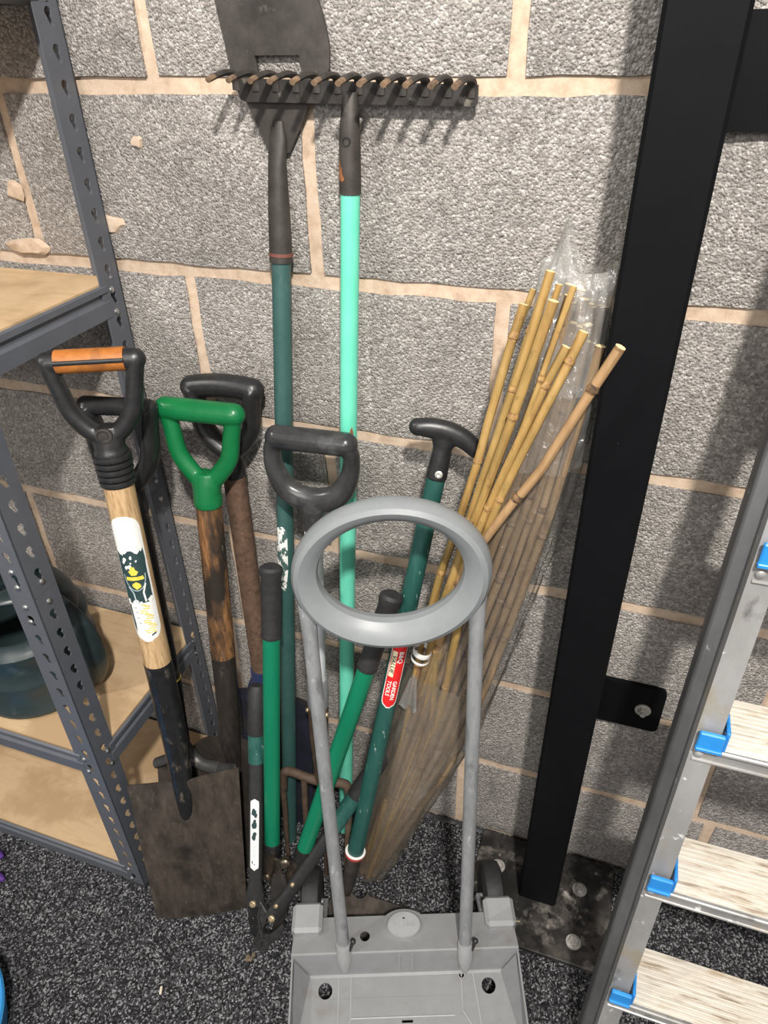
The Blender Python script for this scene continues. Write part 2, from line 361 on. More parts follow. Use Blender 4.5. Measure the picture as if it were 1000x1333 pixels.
# ------------------------------------------------------------------ mesh helpers
class MB:
    def __init__(self):
        self.v, self.f, self.m = [], [], []
    def add(self, vs, fs, mat=0):
        n = len(self.v)
        self.v += [Vector(p) for p in vs]
        self.f += [tuple(i + n for i in f) for f in fs]
        self.m += [mat] * len(fs)
    def box(self, c, size, rot=None, mat=0, bevel=0.0):
        sx, sy, sz = [s / 2 for s in size]
        R = rot if rot is not None else Matrix.Identity(3)
        c = Vector(c)
        if bevel <= 0:
            vs = [c + R @ Vector((x, y, z)) for x in (-sx, sx) for y in (-sy, sy) for z in (-sz, sz)]
            self.add(vs, [(0, 1, 3, 2), (4, 6, 7, 5), (0, 4, 5, 1), (2, 3, 7, 6), (0, 2, 6, 4), (1, 5, 7, 3)], mat)
            return
        b = min(bevel, sx * .9, sy * .9, sz * .9)
        vs, idx = [], {}
        for x in (-1, 1):
            for y in (-1, 1):
                for z in (-1, 1):
                    for ax in range(3):
                        p = [x * (sx - b), y * (sy - b), z * (sz - b)]
                        p[ax] = (x * sx, y * sy, z * sz)[ax]
                        idx[(x, y, z, ax)] = len(vs)
                        vs.append(c + R @ Vector(p))
        fs = []
        for ax in range(3):
            o = [a for a in range(3) if a != ax]
            for s in (-1, 1):
                q = []
                for (a, d) in ((-1, -1), (1, -1), (1, 1), (-1, 1)):
                    k = [0, 0, 0]
                    k[ax], k[o[0]], k[o[1]] = s, a, d
                    q.append(idx[(k[0], k[1], k[2], ax)])
                fs.append(tuple(q))
        for ax in range(3):
            o = [a for a in range(3) if a != ax]
            for a in (-1, 1):
                for d in (-1, 1):
                    q = []
                    for s, fa in ((-1, o[0]), (1, o[0]), (1, o[1]), (-1, o[1])):
                        k = [0, 0, 0]
                        k[ax], k[o[0]], k[o[1]] = s, a, d
                        q.append(idx[(k[0], k[1], k[2], fa)])
                    fs.append(tuple(q))
        for x in (-1, 1):
            for y in (-1, 1):
                for z in (-1, 1):
                    fs.append(tuple(idx[(x, y, z, ax)] for ax in range(3)))
        self.add(vs, fs, mat)
    def tube(self, pts, radii, seg=14, hint=None, cap=True, mat=0, capmat=None, mats=None, power=2.0):
        """radii: number, or per-point number, or per-point (a, b): a across the hint direction, b along the other."""
        P = [Vector(p) for p in pts]
        n = len(P)
        if isinstance(radii, (int, float)):
            radii = [radii] * n
        h = Vector(hint) if hint is not None else None
        prev = None
        base = len(self.v)
        for i in range(n):
            t = (P[min(i + 1, n - 1)] - P[max(i - 1, 0)]).normalized()
            if h is not None:
                x = h - t * h.dot(t)
            elif prev is not None:
                x = prev - t * prev.dot(t)
            else:
                x = Vector((1, 0, 0)) if abs(t.x) < 0.9 else Vector((0, 1, 0))
                x = x - t * x.dot(t)
            x.normalize()
            prev = x
            y = t.cross(x)
            r = radii[i]
            a, b = (r, r) if isinstance(r, (int, float)) else r
            for k in range(seg):
                th = 2 * math.pi * k / seg
                c, s = math.cos(th), math.sin(th)
                if power != 2.0:
                    c = math.copysign(abs(c) ** (2 / power), c)
                    s = math.copysign(abs(s) ** (2 / power), s)
                self.v.append(P[i] + x * (a * c) + y * (b * s))
        for i in range(n - 1):
            for k in range(seg):
                k2 = (k + 1) % seg
                self.f.append((base + i * seg + k, base + i * seg + k2, base + (i + 1) * seg + k2, base + (i + 1) * seg + k))
                self.m.append(mats[i] if mats else mat)
        if cap:
            cm = capmat if capmat is not None else mat
            self.f.append(tuple(base + k for k in reversed(range(seg))))
            self.m.append(cm)
            self.f.append(tuple(base + (n - 1) * seg + k for k in range(seg)))
            self.m.append(cm)
    def lathe(self, profile, fr, seg=24, mat=0, closed=False):
        """profile of (radius, height) around the z axis of frame fr."""
        base = len(self.v)
        n = len(profile)
        for (r, z) in profile:
            for k in range(seg):
                th = 2 * math.pi * k / seg
                self.v.append(fr @ Vector((r * math.cos(th), r * math.sin(th), z)))
        for i in range(n - 1 + (1 if closed else 0)):
            j = (i + 1) % n
            for k in range(seg):
                k2 = (k + 1) % seg
                self.f.append((base + i * seg + k, base + i * seg + k2, base + j * seg + k2, base + j * seg + k))
                self.m.append(mat)
        if not closed:
            if profile[0][0] > 1e-6:
                self.f.append(tuple(base + k for k in reversed(range(seg))))
                self.m.append(mat)
            if profile[-1][0] > 1e-6:
                self.f.append(tuple(base + (n - 1) * seg + k for k in range(seg)))
                self.m.append(mat)
    def plate(self, outline, thick, fn, holes=(), mat=0):
        """flat plate: 2-D outline with holes, mapped by fn(u, v, w), w from 0 (front) to thick (back)."""
        loops = [list(outline)] + [list(h) for h in holes]
        flat = [p for l in loops for p in l]
        tris = tessellate_polygon([[Vector((p[0], p[1], 0)) for p in l] for l in loops])
        n = len(flat)
        vs = [fn(p[0], p[1], 0.0) for p in flat] + [fn(p[0], p[1], thick) for p in flat]
        fs = []
        for t in tris:
            a, b, c = t
            fs.append((a, b, c))
            fs.append((c + n, b + n, a + n))
        k = 0
        for l in loops:
            L = len(l)
            for i in range(L):
                j = (i + 1) % L
                fs.append((k + i, k + j, k + j + n, k + i + n))
            k += L
        self.add(vs, fs, mat)
    def grid(self, fn, nu, nv, thick, mat=0):
        """curved sheet fn(u, v) for u, v in 0..1, with thickness along its normal."""
        P = [[Vector(fn(i / nu, j / nv)) for i in range(nu + 1)] for j in range(nv + 1)]
        top, bot = [], []
        for j in range(nv + 1):
            for i in range(nu + 1):
                du = P[j][min(i + 1, nu)] - P[j][max(i - 1, 0)]
                dv = P[min(j + 1, nv)][i] - P[max(j - 1, 0)][i]
                nn = du.cross(dv)
                nn.normalize()
                top.append(P[j][i] + nn * thick / 2)
                bot.append(P[j][i] - nn * thick / 2)
        W = nu + 1
        N = len(top)
        fs = []
        for j in range(nv):
            for i in range(nu):
                a, b, c, d = j * W + i, j * W + i + 1, (j + 1) * W + i + 1, (j + 1) * W + i
                fs.append((a, b, c, d))
                fs.append((d + N, c + N, b + N, a + N))
        rim = [j for j in range(W)] + [j * W + nu for j in range(1, nv + 1)] + [nv * W + i for i in reversed(range(nu))] + [j * W for j in reversed(range(1, nv))]
        for k in range(len(rim)):
            a, b = rim[k], rim[(k + 1) % len(rim)]
            fs.append((b, a, a + N, b + N))
        self.add(top + bot, fs, mat)
    def sphere(self, c, r, seg=12, mat=0, squash=(1, 1, 1)):
        c = Vector(c)
        fr = Matrix.Translation(c) @ Matrix.Diagonal((squash[0], squash[1], squash[2], 1))
        prof = [(r * math.sin(math.pi * i / 8) if 0 < i < 8 else 1e-7, -r * math.cos(math.pi * i / 8)) for i in range(9)]
        self.lathe(prof, fr, seg, mat)

def frame(o, z, x):
    z = Vector(z).normalized()
    x = Vector(x)
    x = (x - z * x.dot(z)).normalized()
    y = z.cross(x)
    o = Vector(o)
    return Matrix(((x.x, y.x, z.x, o.x), (x.y, y.y, z.y, o.y), (x.z, y.z, z.z, o.z), (0, 0, 0, 1)))

def spline(pts, n=6):
    P = [Vector(p) for p in pts]
    Q = [2 * P[0] - P[1]] + P + [2 * P[-1] - P[-2]]
    out = []
    for i in range(1, len(Q) - 2):
        for k in range(n):
            t = k / n
            a, b, c, d = Q[i - 1], Q[i], Q[i + 1], Q[i + 2]
            out.append(0.5 * ((2 * b) + (c - a) * t + (2 * a - 5 * b + 4 * c - d) * t * t + (3 * b - a - 3 * c + d) * t ** 3))
    out.append(P[-1])
    return out

def lerp(a, b, t):
    return Vector(a) + (Vector(b) - Vector(a)) * t

def make_mesh(name, mb, mats, origin=(0, 0, 0), angle=35):
    o = Vector(origin)
    me = bpy.data.meshes.new(name)
    me.from_pydata([tuple(p - o) for p in mb.v], [], mb.f)
    for m in (mats if isinstance(mats, (list, tuple)) else [mats]):
        me.materials.append(m)
    me.polygons.foreach_set('material_index', mb.m)
    me.validate()
    fix_normals(me)
    me.polygons.foreach_set('use_smooth', [True] * len(me.polygons))
    me.set_sharp_from_angle(angle=math.radians(angle))
    me.update()
    return me

import bmesh
def fix_normals(me):
    bm = bmesh.new()
    bm.from_mesh(me)
    bmesh.ops.recalc_face_normals(bm, faces=bm.faces)
    bm.to_mesh(me)
    bm.free()

def top_of(o):
    while o.parent:
        o = o.parent
    return o

def link(name, me, parent=None, loc=(0, 0, 0)):
    o = bpy.data.objects.new(name, me)
    COL.objects.link(o)
    if parent:
        o.parent = parent
    o.location = loc
    return o

def part(name, mb, mats, parent, label=None, angle=35):
    """a part in world coordinates, hung on its thing (whose Empty or mesh only has a location)."""
    r = top_of(parent)
    o = link(name, make_mesh(name, mb, mats, r.location, angle), parent)
    if label:
        o['label'] = label
    return o

def thing(name, label, cat, loc, group=None):
    o = bpy.data.objects.new(name, None)
    o.empty_display_size = 0.05
    COL.objects.link(o)
    o.location = loc
    o['label'] = label
    o['category'] = cat
    if group:
        o['group'] = group
    return o

def solo(name, mb, mats, label, cat, loc=(0, 0, 0), group=None, angle=35):
    o = link(name, make_mesh(name, mb, mats, loc, angle), None, loc)
    o['label'] = label
    o['category'] = cat
    if group:
        o['group'] = group
    return o

def structure(name, mb, mats, angle=35):
    o = link(name, make_mesh(name, mb, mats, (0, 0, 0), angle))
    o['kind'] = 'structure'
    return o

def fuse(o, voxel=0.0018, smooth=4):
    """melt overlapping tubes into one moulded piece."""
    md = o.modifiers.new('remesh', 'REMESH')
    md.mode = 'VOXEL'
    md.voxel_size = voxel
    md.use_smooth_shade = True
    sm = o.modifiers.new('smooth', 'SMOOTH')
    sm.iterations = smooth
    sm.factor = 0.5
    dg = bpy.context.evaluated_depsgraph_get()
    me = bpy.data.meshes.new_from_object(o.evaluated_get(dg))
    old = o.data
    o.modifiers.clear()
    mats = list(old.materials)
    o.data = me
    me.materials.clear()
    for m in mats:
        me.materials.append(m)
    me.polygons.foreach_set('use_smooth', [True] * len(me.polygons))
    bpy.data.meshes.remove(old)

def ring_poly(cx, cy, r, n=14, ry=None):
    ry = ry or r
    return [(cx + r * math.cos(2 * math.pi * i / n), cy + ry * math.sin(2 * math.pi * i / n)) for i in range(n)]

def stadium(w, h, n=7):
    r = w / 2
    pts = []
    for i in range(n + 1):
        a = math.pi * i / n
        pts.append((r * math.cos(a), h / 2 - r + r * math.sin(a)))
    for i in range(n + 1):
        a = math.pi + math.pi * i / n
        pts.append((r * math.cos(a), -h / 2 + r + r * math.sin(a)))
    return pts

def cyl_patch(mb, fr, r, outline, face=-math.pi / 2, mat=0, nrow=26, ncol=6):
    """a sheet lying on a shaft: outline in metres (s around, t along); one span per height."""
    ts = [p[1] for p in outline]
    t0, t1 = min(ts), max(ts)
    rows = []
    for j in range(nrow + 1):
        t = t0 + (t1 - t0) * (j / nrow)
        tt = min(max(t, t0 + 1e-6), t1 - 1e-6)
        xs = []
        for i in range(len(outline)):
            a, b = outline[i], outline[(i + 1) % len(outline)]
            if (a[1] - tt) * (b[1] - tt) < 0:
                xs.append(a[0] + (b[0] - a[0]) * (tt - a[1]) / (b[1] - a[1]))
        if len(xs) >= 2:
            rows.append((t, min(xs), max(xs)))
    vs, fs = [], []
    for (t, a, b) in rows:
        for k in range(ncol + 1):
            s = a + (b - a) * k / ncol
            th = face + s / r
            vs.append(fr @ Vector((r * math.cos(th), r * math.sin(th), t)))
    W = ncol + 1
    for j in range(len(rows) - 1):
        for k in range(ncol):
            fs.append((j * W + k, j * W + k + 1, (j + 1) * W + k + 1, (j + 1) * W + k))
    mb.add(vs, fs, mat)

def text_mesh(mb, body, size, place, mat=0, squeeze=1.0, shear=0.0):
    """flat lettering: glyph outlines filled, each vertex put in place by place(x, y)."""
    cu = bpy.data.curves.new('lettering', 'FONT')
    cu.body = body
    cu.size = size
    cu.align_x = 'CENTER'
    cu.align_y = 'CENTER'
    cu.shear = shear
    cu.offset = size * 0.018
    cu.resolution_u = 3
    ob = bpy.data.objects.new('lettering', cu)
    me = bpy.data.meshes.new_from_object(ob)
    vs = [place(v.co.x * squeeze, v.co.y) for v in me.vertices]
    fs = [tuple(p.vertices) for p in me.polygons]
    mb.add(vs, fs, mat)
    bpy.data.objects.remove(ob)
    bpy.data.curves.remove(cu)
    bpy.data.meshes.remove(me)

# ------------------------------------------------------------------ the wall: mortar bed with every block laid in it
COURSE, JOINT = 0.225, 0.018
mb = MB()
mb.box((0.0, 0.055, 1.15), (3.4, 0.10, 2.5))
wall = structure('wall_back', mb, M['mortar'])
# mortar face lies 5 mm behind the block faces
BX0, BX1 = -1.55, 1.60
row_first = {0: -0.216, 1: 0.201, 2: -0.205, 3: -0.004, 4: -0.2045, 5: -0.004, 6: -0.2085, 7: 0.0, 8: -0.21, 9: 0.01}
def block_mesh(w, h, seed):
    """a block with worn, slightly uneven arrises."""
    rnd = random.Random(seed)
    nx, nz = 12, 6
    mb = MB()
    b = 0.003
    def edge(k, n):
        return k / n
    front = []
    for j in range(nz + 1):
        for i in range(nx + 1):
            x, z = w * i / nx, h * j / nz
            if i in (0, nx):
                x += rnd.uniform(-0.0018, 0.0012) * (1 if i else -1)
            if j in (0, nz):
                z += rnd.uniform(-0.0022, 0.0012) * (1 if j else -1)
            e = i in (0, nx) or j in (0, nz)
            front.append((x, b + rnd.uniform(0, 0.001) if e else 0.0, z))
    back = [(p[0], 0.06, p[2]) for p in front]
    W = nx + 1
    fs = [(j * W + i, j * W + i + 1, (j + 1) * W + i + 1, (j + 1) * W + i) for j in range(nz) for i in range(nx)]
    rim = list(range(W)) + [j * W + nx for j in range(1, nz + 1)] + [nz * W + i for i in reversed(range(nx))] + [j * W for j in reversed(range(1, nz))]
    N = len(front)
    for k in range(len(rim)):
        a, c = rim[k], rim[(k + 1) % len(rim)]
        fs.append((c, a, a + N, c + N))
    mb.add(front + back, fs)
    return make_mesh('block', mb, M['block'], angle=60)
full = [block_mesh(0.45 - JOINT, COURSE - JOINT, s) for s in range(5)]
low = [block_mesh(0.45 - JOINT, 0.2095 - JOINT / 2 - 0.001, s + 20) for s in range(3)]
for row in range(0, 10):
    ztop = 0.2095 + COURSE * row
    z0 = 0.001 if row == 0 else ztop - COURSE + JOINT / 2
    xj = row_first[row]
    k0 = math.floor((BX0 - xj) / 0.45)
    x = xj + k0 * 0.45
    i = 0
    while x < BX1:
        me = (low if row == 0 else full)[(row * 3 + i * 2) % (3 if row == 0 else 5)]
        link('block', me, wall, (x + JOINT / 2, -0.001 - random.uniform(0, 0.0025), z0))
        x += 0.45
        i += 1
# blobs of mortar left on the block faces
def smear(x, z, w, h, seed):
    rnd = random.Random(seed)
    pts = []
    for i in range(12):
        a = 2 * math.pi * i / 12
        k = rnd.uniform(0.7, 1.15)
        pts.append((x + w / 2 * k * math.cos(a), z + h / 2 * k * math.sin(a)))
    mb = MB()
    c = (x, -0.0075, z)
    vs = [c] + [(x + (p[0] - x) * .7, -0.0065, z + (p[1] - z) * .7) for p in pts] + [(p[0], -0.001, p[1]) for p in pts]
    fs = []
    for i in range(12):
        j = (i + 1) % 12
        fs.append((0, 1 + i, 1 + j))
        fs.append((1 + i, 13 + i, 13 + j, 1 + j))
    mb.add(vs, fs)
    part('mortar_smear', mb, M['mortar'], wall)
smear(-0.245, 1.272, 0.022, 0.018, 1)
smear(-0.315, 1.168, 0.05, 0.032, 2)
smear(-0.47, 1.205, 0.035, 0.03, 3)
smear(-0.47, 1.128, 0.09, 0.03, 4)
smear(-0.145, 0.948, 0.012, 0.022, 5)

# ------------------------------------------------------------------ floor
mb = MB()
mb.box((0, -1.4, -0.02), (3.4, 2.8, 0.04))
structure('floor', mb, M['carpet'])
# crumbly dark strip between carpet and wall
mb = MB()
rnd = random.Random(3)
vs = []
n = 60
for i in range(n + 1):
    x = 0.13 + 0.62 * i / n
    vs += [(x, -0.004, 0.003), (x, -0.007 - rnd.uniform(0, 0.004), 0.002), (x, -0.009 - rnd.uniform(0, 0.005), 0.0)]
fs = []
for i in range(n):
    a = 3 * i
    fs += [(a, a + 1, a + 4, a + 3), (a + 1, a + 2, a + 5, a + 4)]
mb.add(vs, fs)
structure('trim_1', mb, M['ink_black'])

# ------------------------------------------------------------------ steel post with its base plate and wall brackets
post = thing('steel_post', 'black painted square steel post bolted to the floor and the block wall', 'post', (0.415, -0.085, 0.0))
mb = MB()
mb.box((0.415, -0.085, 1.01), (0.070, 0.080, 2.0), bevel=0.004)
part('upright', mb, M['post_black'], post)
mb = MB()
mb.box((0.42, -0.112, 0.006), (0.262, 0.205, 0.012), bevel=0.002)
bp_ = part('base_plate', mb, M['plate_dirt'], post, 'dirty dark steel base plate with dusty patches')
for (x, y) in ((0.333, -0.080), (0.490, -0.077), (0.490, -0.177), (0.333, -0.180)):
    mb = MB()
    fr = Matrix.Translation((x, y, 0.012))
    mb.lathe([(0.0135, 0), (0.0135, 0.0025), (0.0095, 0.0026)], fr, 20)
    mb.lathe([(0.0092, 0.002), (0.0092, 0.0075), (0.0078, 0.009)], fr @ Matrix.Rotation(x * 9, 4, 'Z'), 6)
    part('bolt', mb, M['bolt_zinc'], bp_)
def bracket(x0, x1, z0, z1, bolts):
    mb = MB()
    w, h, r = x1 - x0, z1 - z0, 0.010
    o = []
    for (cx, cz, a0) in ((x1 - r, z1 - r, 0), (x0 + r, z1 - r, 90), (x0 + r, z0 + r, 180), (x1 - r, z0 + r, 270)):
        for k in range(5):
            a = math.radians(a0 + k * 22.5)
            o.append((cx + r * math.cos(a), cz + r * math.sin(a)))
    mb.plate(o, 0.008, lambda u, v, w: Vector((u, -0.013 + w, v)))
    b = part('wall_bracket', mb, M['post_black'], post)
    # the arm that ties the plate to the post
    mb = MB()
    mb.box((0.415, -0.0275, (z0 + z1) / 2), (0.05, 0.036, h * 0.9))
    part('bracket_arm', mb, M['post_black'], b)
    for (x, z) in bolts:
        mb = MB()
        fr = frame((x, -0.013, z), (0, -1, 0), (1, 0, 0))
        mb.lathe([(0.0125, 0), (0.0125, 0.002), (0.009, 0.0022)], fr, 20)
        mb.lathe([(0.0082, 0.002), (0.0082, 0.007), (0.007, 0.0085)], fr, 6)
        mb.lathe([(0.0042, 0.008), (0.0042, 0.013)], fr, 10)
        part('bolt', mb, M['bolt_zinc'], b)
bracket(0.388, 0.553, 0.421, 0.517, [(0.524, 0.467)])
bracket(0.388, 0.553, 1.296, 1.396, [(0.532, 1.345)])

# ------------------------------------------------------------------ boltless shelving rack
RX, RF, RB = -0.315, -0.332, -0.010          # right end plane, front plane, back plane
RL = -1.20
rack = thing('shelving_rack', 'grey slotted steel shelving rack with tan fibreboard shelves', 'shelf', (RX, RF, 0))
LEG, TH = 0.044, 0.0018
def keyhole(cx, cz, flip):
    pts = []
    for i in range(9):
        a = math.radians(-50 + 280 * i / 8)
        pts.append((cx + 0.0058 * math.cos(a), cz + 0.004 + 0.0058 * math.sin(a)))
    s = 0.0028 * flip
    pts += [(cx - 0.0033 + s, cz - 0.008), (cx - 0.0012 + s, cz - 0.0108), (cx + 0.0018 + s, cz - 0.0108), (cx + 0.0036 + s, cz - 0.008)]
    return pts
def upright_mesh(z0, z1):
    mb = MB()
    zs = []
    z = 0.028
    while z < z1 - 0.012:
        if z > z0 + 0.012:
            zs.append(z)
        z += 0.0373
    rect = [(0, z0), (LEG, z0), (LEG, z1), (0, z1)]
    mb.plate(rect, TH, lambda u, v, w: Vector((-u, w, v)), [keyhole(LEG * .47, q, -1) for q in zs])
    mb.plate(rect, TH, lambda u, v, w: Vector((-w, u, v)), [keyhole(LEG * .47, q, 1) for q in zs])
    return make_mesh('upright', mb, M['rack_steel'])
SEAM = 0.742
um = [upright_mesh(0.004, SEAM), upright_mesh(SEAM + 0.0008, 1.78)]
uprights = []
for (x, y, a) in ((RX, RF, 0), (RX, RB, 90), (RL, RF, -90), (RL, RB, 180)):
    for k in range(2):
        o = link('upright', um[k], rack, (x - RX, y - RF, 0))
        o.rotation_euler.z = math.radians(a)
        if k == 0 and a == 0:
            front_upright = o
    mb = MB()
    dx = -1 if x == RX else 1
    dy = 1 if y == RF else -1
    mb.box((x + dx * 0.021, y + dy * 0.021, 0.003), (0.048, 0.048, 0.006), bevel=0.002)
    part('foot', mb, M['black_plastic'], rack)
BEAM = [(0.0, 0.0), (0.0, -0.050), (-0.010, -0.054), (-0.010, -0.052), (-0.0022, -0.0485), (-0.0022, -0.002), (-0.016, -0.002), (-0.016, 0.0)]
def beam(a, b, out):
    """a folded shelf beam from a to b; out points away from the rack."""
    mb = MB()
    a, b, out = Vector(a), Vector(b), Vector(out)
    prof = [(0.0, -0.004), (0.004, -0.006), (0.004, -0.014), (-0.001, -0.016), (-0.001, -0.024), (0.003, -0.028), (0.003, -0.050), (-0.012, -0.054), (-0.012, -0.0525), (0.0012, -0.049), (0.0012, -0.029), (-0.003, -0.025), (-0.003, -0.0155), (-0.024, -0.0155), (-0.024, -0.0135), (0.0, -0.013)]
    n = len(prof)
    vs = [a + out * p[0] + Vector((0, 0, p[1])) for p in prof] + [b + out * p[0] + Vector((0, 0, p[1])) for p in prof]
    fs = [(i, (i + 1) % n, (i + 1) % n + n, i + n) for i in range(n)]
    fs += [tuple(range(n)), tuple(reversed(range(n, 2 * n)))]
    mb.add(vs, fs)
    return part('beam', mb, M['rack_steel'], rack)
def rivet(pos, axis):
    mb = MB()
    fr = frame(pos, axis, (0, 0, 1))
    mb.lathe([(0.0048, -0.001), (0.0048, 0.0008), (0.0034, 0.0024), (0.0012, 0.003)], fr, 12)
    part('rivet', mb, M['rack_bolt'], rack)
for zt in (0.062, 0.398, 1.097, 1.472):
    mb = MB()
    mb.box(((RX + RL) / 2, (RF + RB) / 2, zt - 0.0075), (RX - RL - 0.008, RB - RF - 0.008, 0.013))
    part('shelf_board', mb, M['fibreboard'], rack)
    zb = zt + 0.001
    beam((RX - 0.002, RF + LEG * 0.75, zb), (RX - 0.002, RB - LEG * 0.75, zb), (1, 0, 0)) if zt > 0.1 else None
    beam((RX - LEG * 0.75, RF + 0.002, zb), (RL + LEG * 0.75, RF + 0.002, zb), (0, -1, 0))
    beam((RX - LEG * 0.75, RB - 0.002, zb), (RL + LEG * 0.75, RB - 0.002, zb), (0, 1, 0))
    beam((RL + 0.002, RF + LEG * 0.75, zb), (RL + 0.002, RB - LEG * 0.75, zb), (-1, 0, 0))
    for dz in (-0.014, -0.046):
        rivet((RX, RF + LEG * 0.62, zb + dz), (1, 0, 0))
        rivet((RX - LEG * 0.62, RF, zb + dz), (0, -1, 0))
        rivet((RX, RB - LEG * 0.5, zb + dz), (1, 0, 0))
for dz in (0.045, 0.018, -0.018, -0.045):
    rivet((RX - LEG * 0.5, RF, SEAM + dz), (0, -1, 0))
    if abs(dz) < 0.03:
        rivet((RX, RF + LEG * 0.5, SEAM + dz), (1, 0, 0))
        rivet((RX, RB - LEG * 0.5, SEAM + dz), (1, 0, 0))
# ------------------------------------------------------------------ watering can on the middle shelf
CANX, CANY, CANZ = -0.528, -0.205, 0.399
can = thing('watering_can', 'dark green plastic watering can standing on the middle shelf of the rack', 'watering can', (CANX, CANY, CANZ))
fr = Matrix.Translation((CANX, CANY, CANZ))
mb = MB()
mb.lathe([(0.100, 0.0), (0.109, 0.004), (0.110, 0.012), (0.107, 0.018), (0.108, 0.060), (0.1115, 0.070), (0.1115, 0.076), (0.108, 0.082),
          (0.106, 0.125), (0.109, 0.131), (0.109, 0.138), (0.104, 0.145), (0.098, 0.152), (0.096, 0.160), (0.092, 0.160), (0.093, 0.150), (0.099, 0.138), (0.102, 0.125), (0.104, 0.02), (0.098, 0.006)], fr, 40)
part('body', mb, M['can_green'], can)
mb = MB()
# half hood over the back of the opening
def hood(u, v):
    a = math.radians(-12 + 175 * u)
    r = 0.098 * math.cos(v * 1.0)
    return (CANX + r * math.cos(a), CANY + r * math.sin(a), CANZ + 0.153 + 0.085 * math.sin(v * 1.0))
mb.grid(hood, 20, 8, 0.004)
part('hood', mb, M['can_green'], can)
mb = MB()
pts = spline([(CANX - 0.05, CANY - 0.085, CANZ + 0.155), (CANX + 0.01, CANY - 0.075, CANZ + 0.225), (CANX + 0.075, CANY - 0.025, CANZ + 0.235),
              (CANX + 0.125, CANY - 0.002, CANZ + 0.165), (CANX + 0.142, CANY + 0.0, CANZ + 0.085), (CANX + 0.125, CANY, CANZ + 0.028), (CANX + 0.095, CANY, CANZ + 0.018)], 6)
mb.tube(pts, [(0.022, 0.010)] * len(pts), 16, hint=(0.2, 1, 0))
part('handle', mb, M['can_green'], can)
mb = MB()
pts = spline([(CANX - 0.09, CANY - 0.03, CANZ + 0.05), (CANX - 0.20, CANY - 0.05, CANZ + 0.13), (CANX - 0.30, CANY - 0.07, CANZ + 0.25)], 5)
mb.tube(pts, [0.024 - 0.010 * i / (len(pts) - 1) for i in range(len(pts))], 14)
part('spout', mb, M['can_green'], can)

# ------------------------------------------------------------------ garden tools
def d_grip(root, neck, top, across, hw, mat, bar_r=0.0145, arm=(0.008, 0.012), bow=0.0, shoulder=0.55, waist=0.22, socket=(0.0185, 0.022, 0.03),
           droop=0.0, name='d_grip', label=None, bar=True, corner=0.0, ushape=False):
    """a moulded D handle: socket at the neck, two arms and a cross bar at the top."""
    neck, top = Vector(neck), Vector(top)
    ax = (top - neck).normalized()
    X = Vector(across)
    X = (X - ax * X.dot(ax)).normalized()
    N = ax.cross(X)
    H = (top - neck).length
    L = lambda u, v, w=0: neck + X * u + ax * v + N * w
    mb = MB()
    s0, s1, sl = socket
    mb.tube([L(0, -sl), L(0, -sl * .5), L(0, 0), L(0, H * 0.14), L(0, H * 0.26)], [s0, s0 * 1.02, s1 * 0.95, (s1 * 1.05, s1 * 0.8), (s1 * 0.9, s1 * 0.6)], 18, hint=X)
    if ushape:
        pts = spline([L(-hw * .86, H * 1.0), L(-hw, H * 0.84), L(-hw * 0.93, H * 0.52), L(-hw * 0.62, H * 0.24), L(0, H * 0.13), L(hw * 0.62, H * 0.24), L(hw * 0.93, H * 0.52), L(hw, H * 0.84), L(hw * .86, H * 1.0)], 6)
        n = len(pts)
        mb.tube(pts, [(0.0118 + 0.0075 * math.sin(math.pi * i / (n - 1)) ** 3, 0.0165 - 0.003 * math.sin(math.pi * i / (n - 1)) ** 3) for i in range(n)], 16, hint=N, power=2.4) if False else mb.tube(pts, [(0.0150, 0.0112 + 0.0085 * math.sin(math.pi * i / (n - 1)) ** 3) for i in range(n)], 16, hint=N)
        for s in (-1, 1):
            mb.sphere(L(s * hw * .86, H), bar_r, 12)
        hw = hw * 0.9
    for s in ((-1, 1) if not ushape else ()):
        pts = spline([L(s * hw * 0.06, H * 0.10), L(s * hw * waist, H * 0.24), L(s * hw * shoulder, H * 0.46), L(s * hw * 0.88, H * 0.74), L(s * hw, H * (0.97 - corner) - s * droop), L(s * hw * (1 - corner), H - s * droop)], 6)
        n = len(pts)
        mb.tube(pts, [(arm[0] * (1.75 - 0.45 * i / n), arm[1] * (1.15 + 0.1 * i / n)) for i in range(n)], 14, hint=X)
        mb.sphere(L(s * hw * (1 - corner * .5), H - s * droop), bar_r * 1.0, 12)
    if bar:
        n = 8
        pts = [L(hw * (-1 + 2 * i / n), H - (-1 + 2 * i / n) * droop + bow * (1 - (-1 + 2 * i / n) ** 2)) for i in range(n + 1)]
        mb.tube(pts, [(bar_r, bar_r)] * (n + 1), 16)
    g = part(name, mb, mat, root, label)
    fuse(g)
    return g, L, H

def shaft(root, a, b, ra, rb, mat, name='shaft', seg=20, label=None, cuts=1):
    mb = MB()
    pts = [lerp(a, b, i / cuts) for i in range(cuts + 1)]
    mb.tube(pts, [ra + (rb - ra) * i / cuts for i in range(cuts + 1)], seg)
    return part(name, mb, mat, root, label)

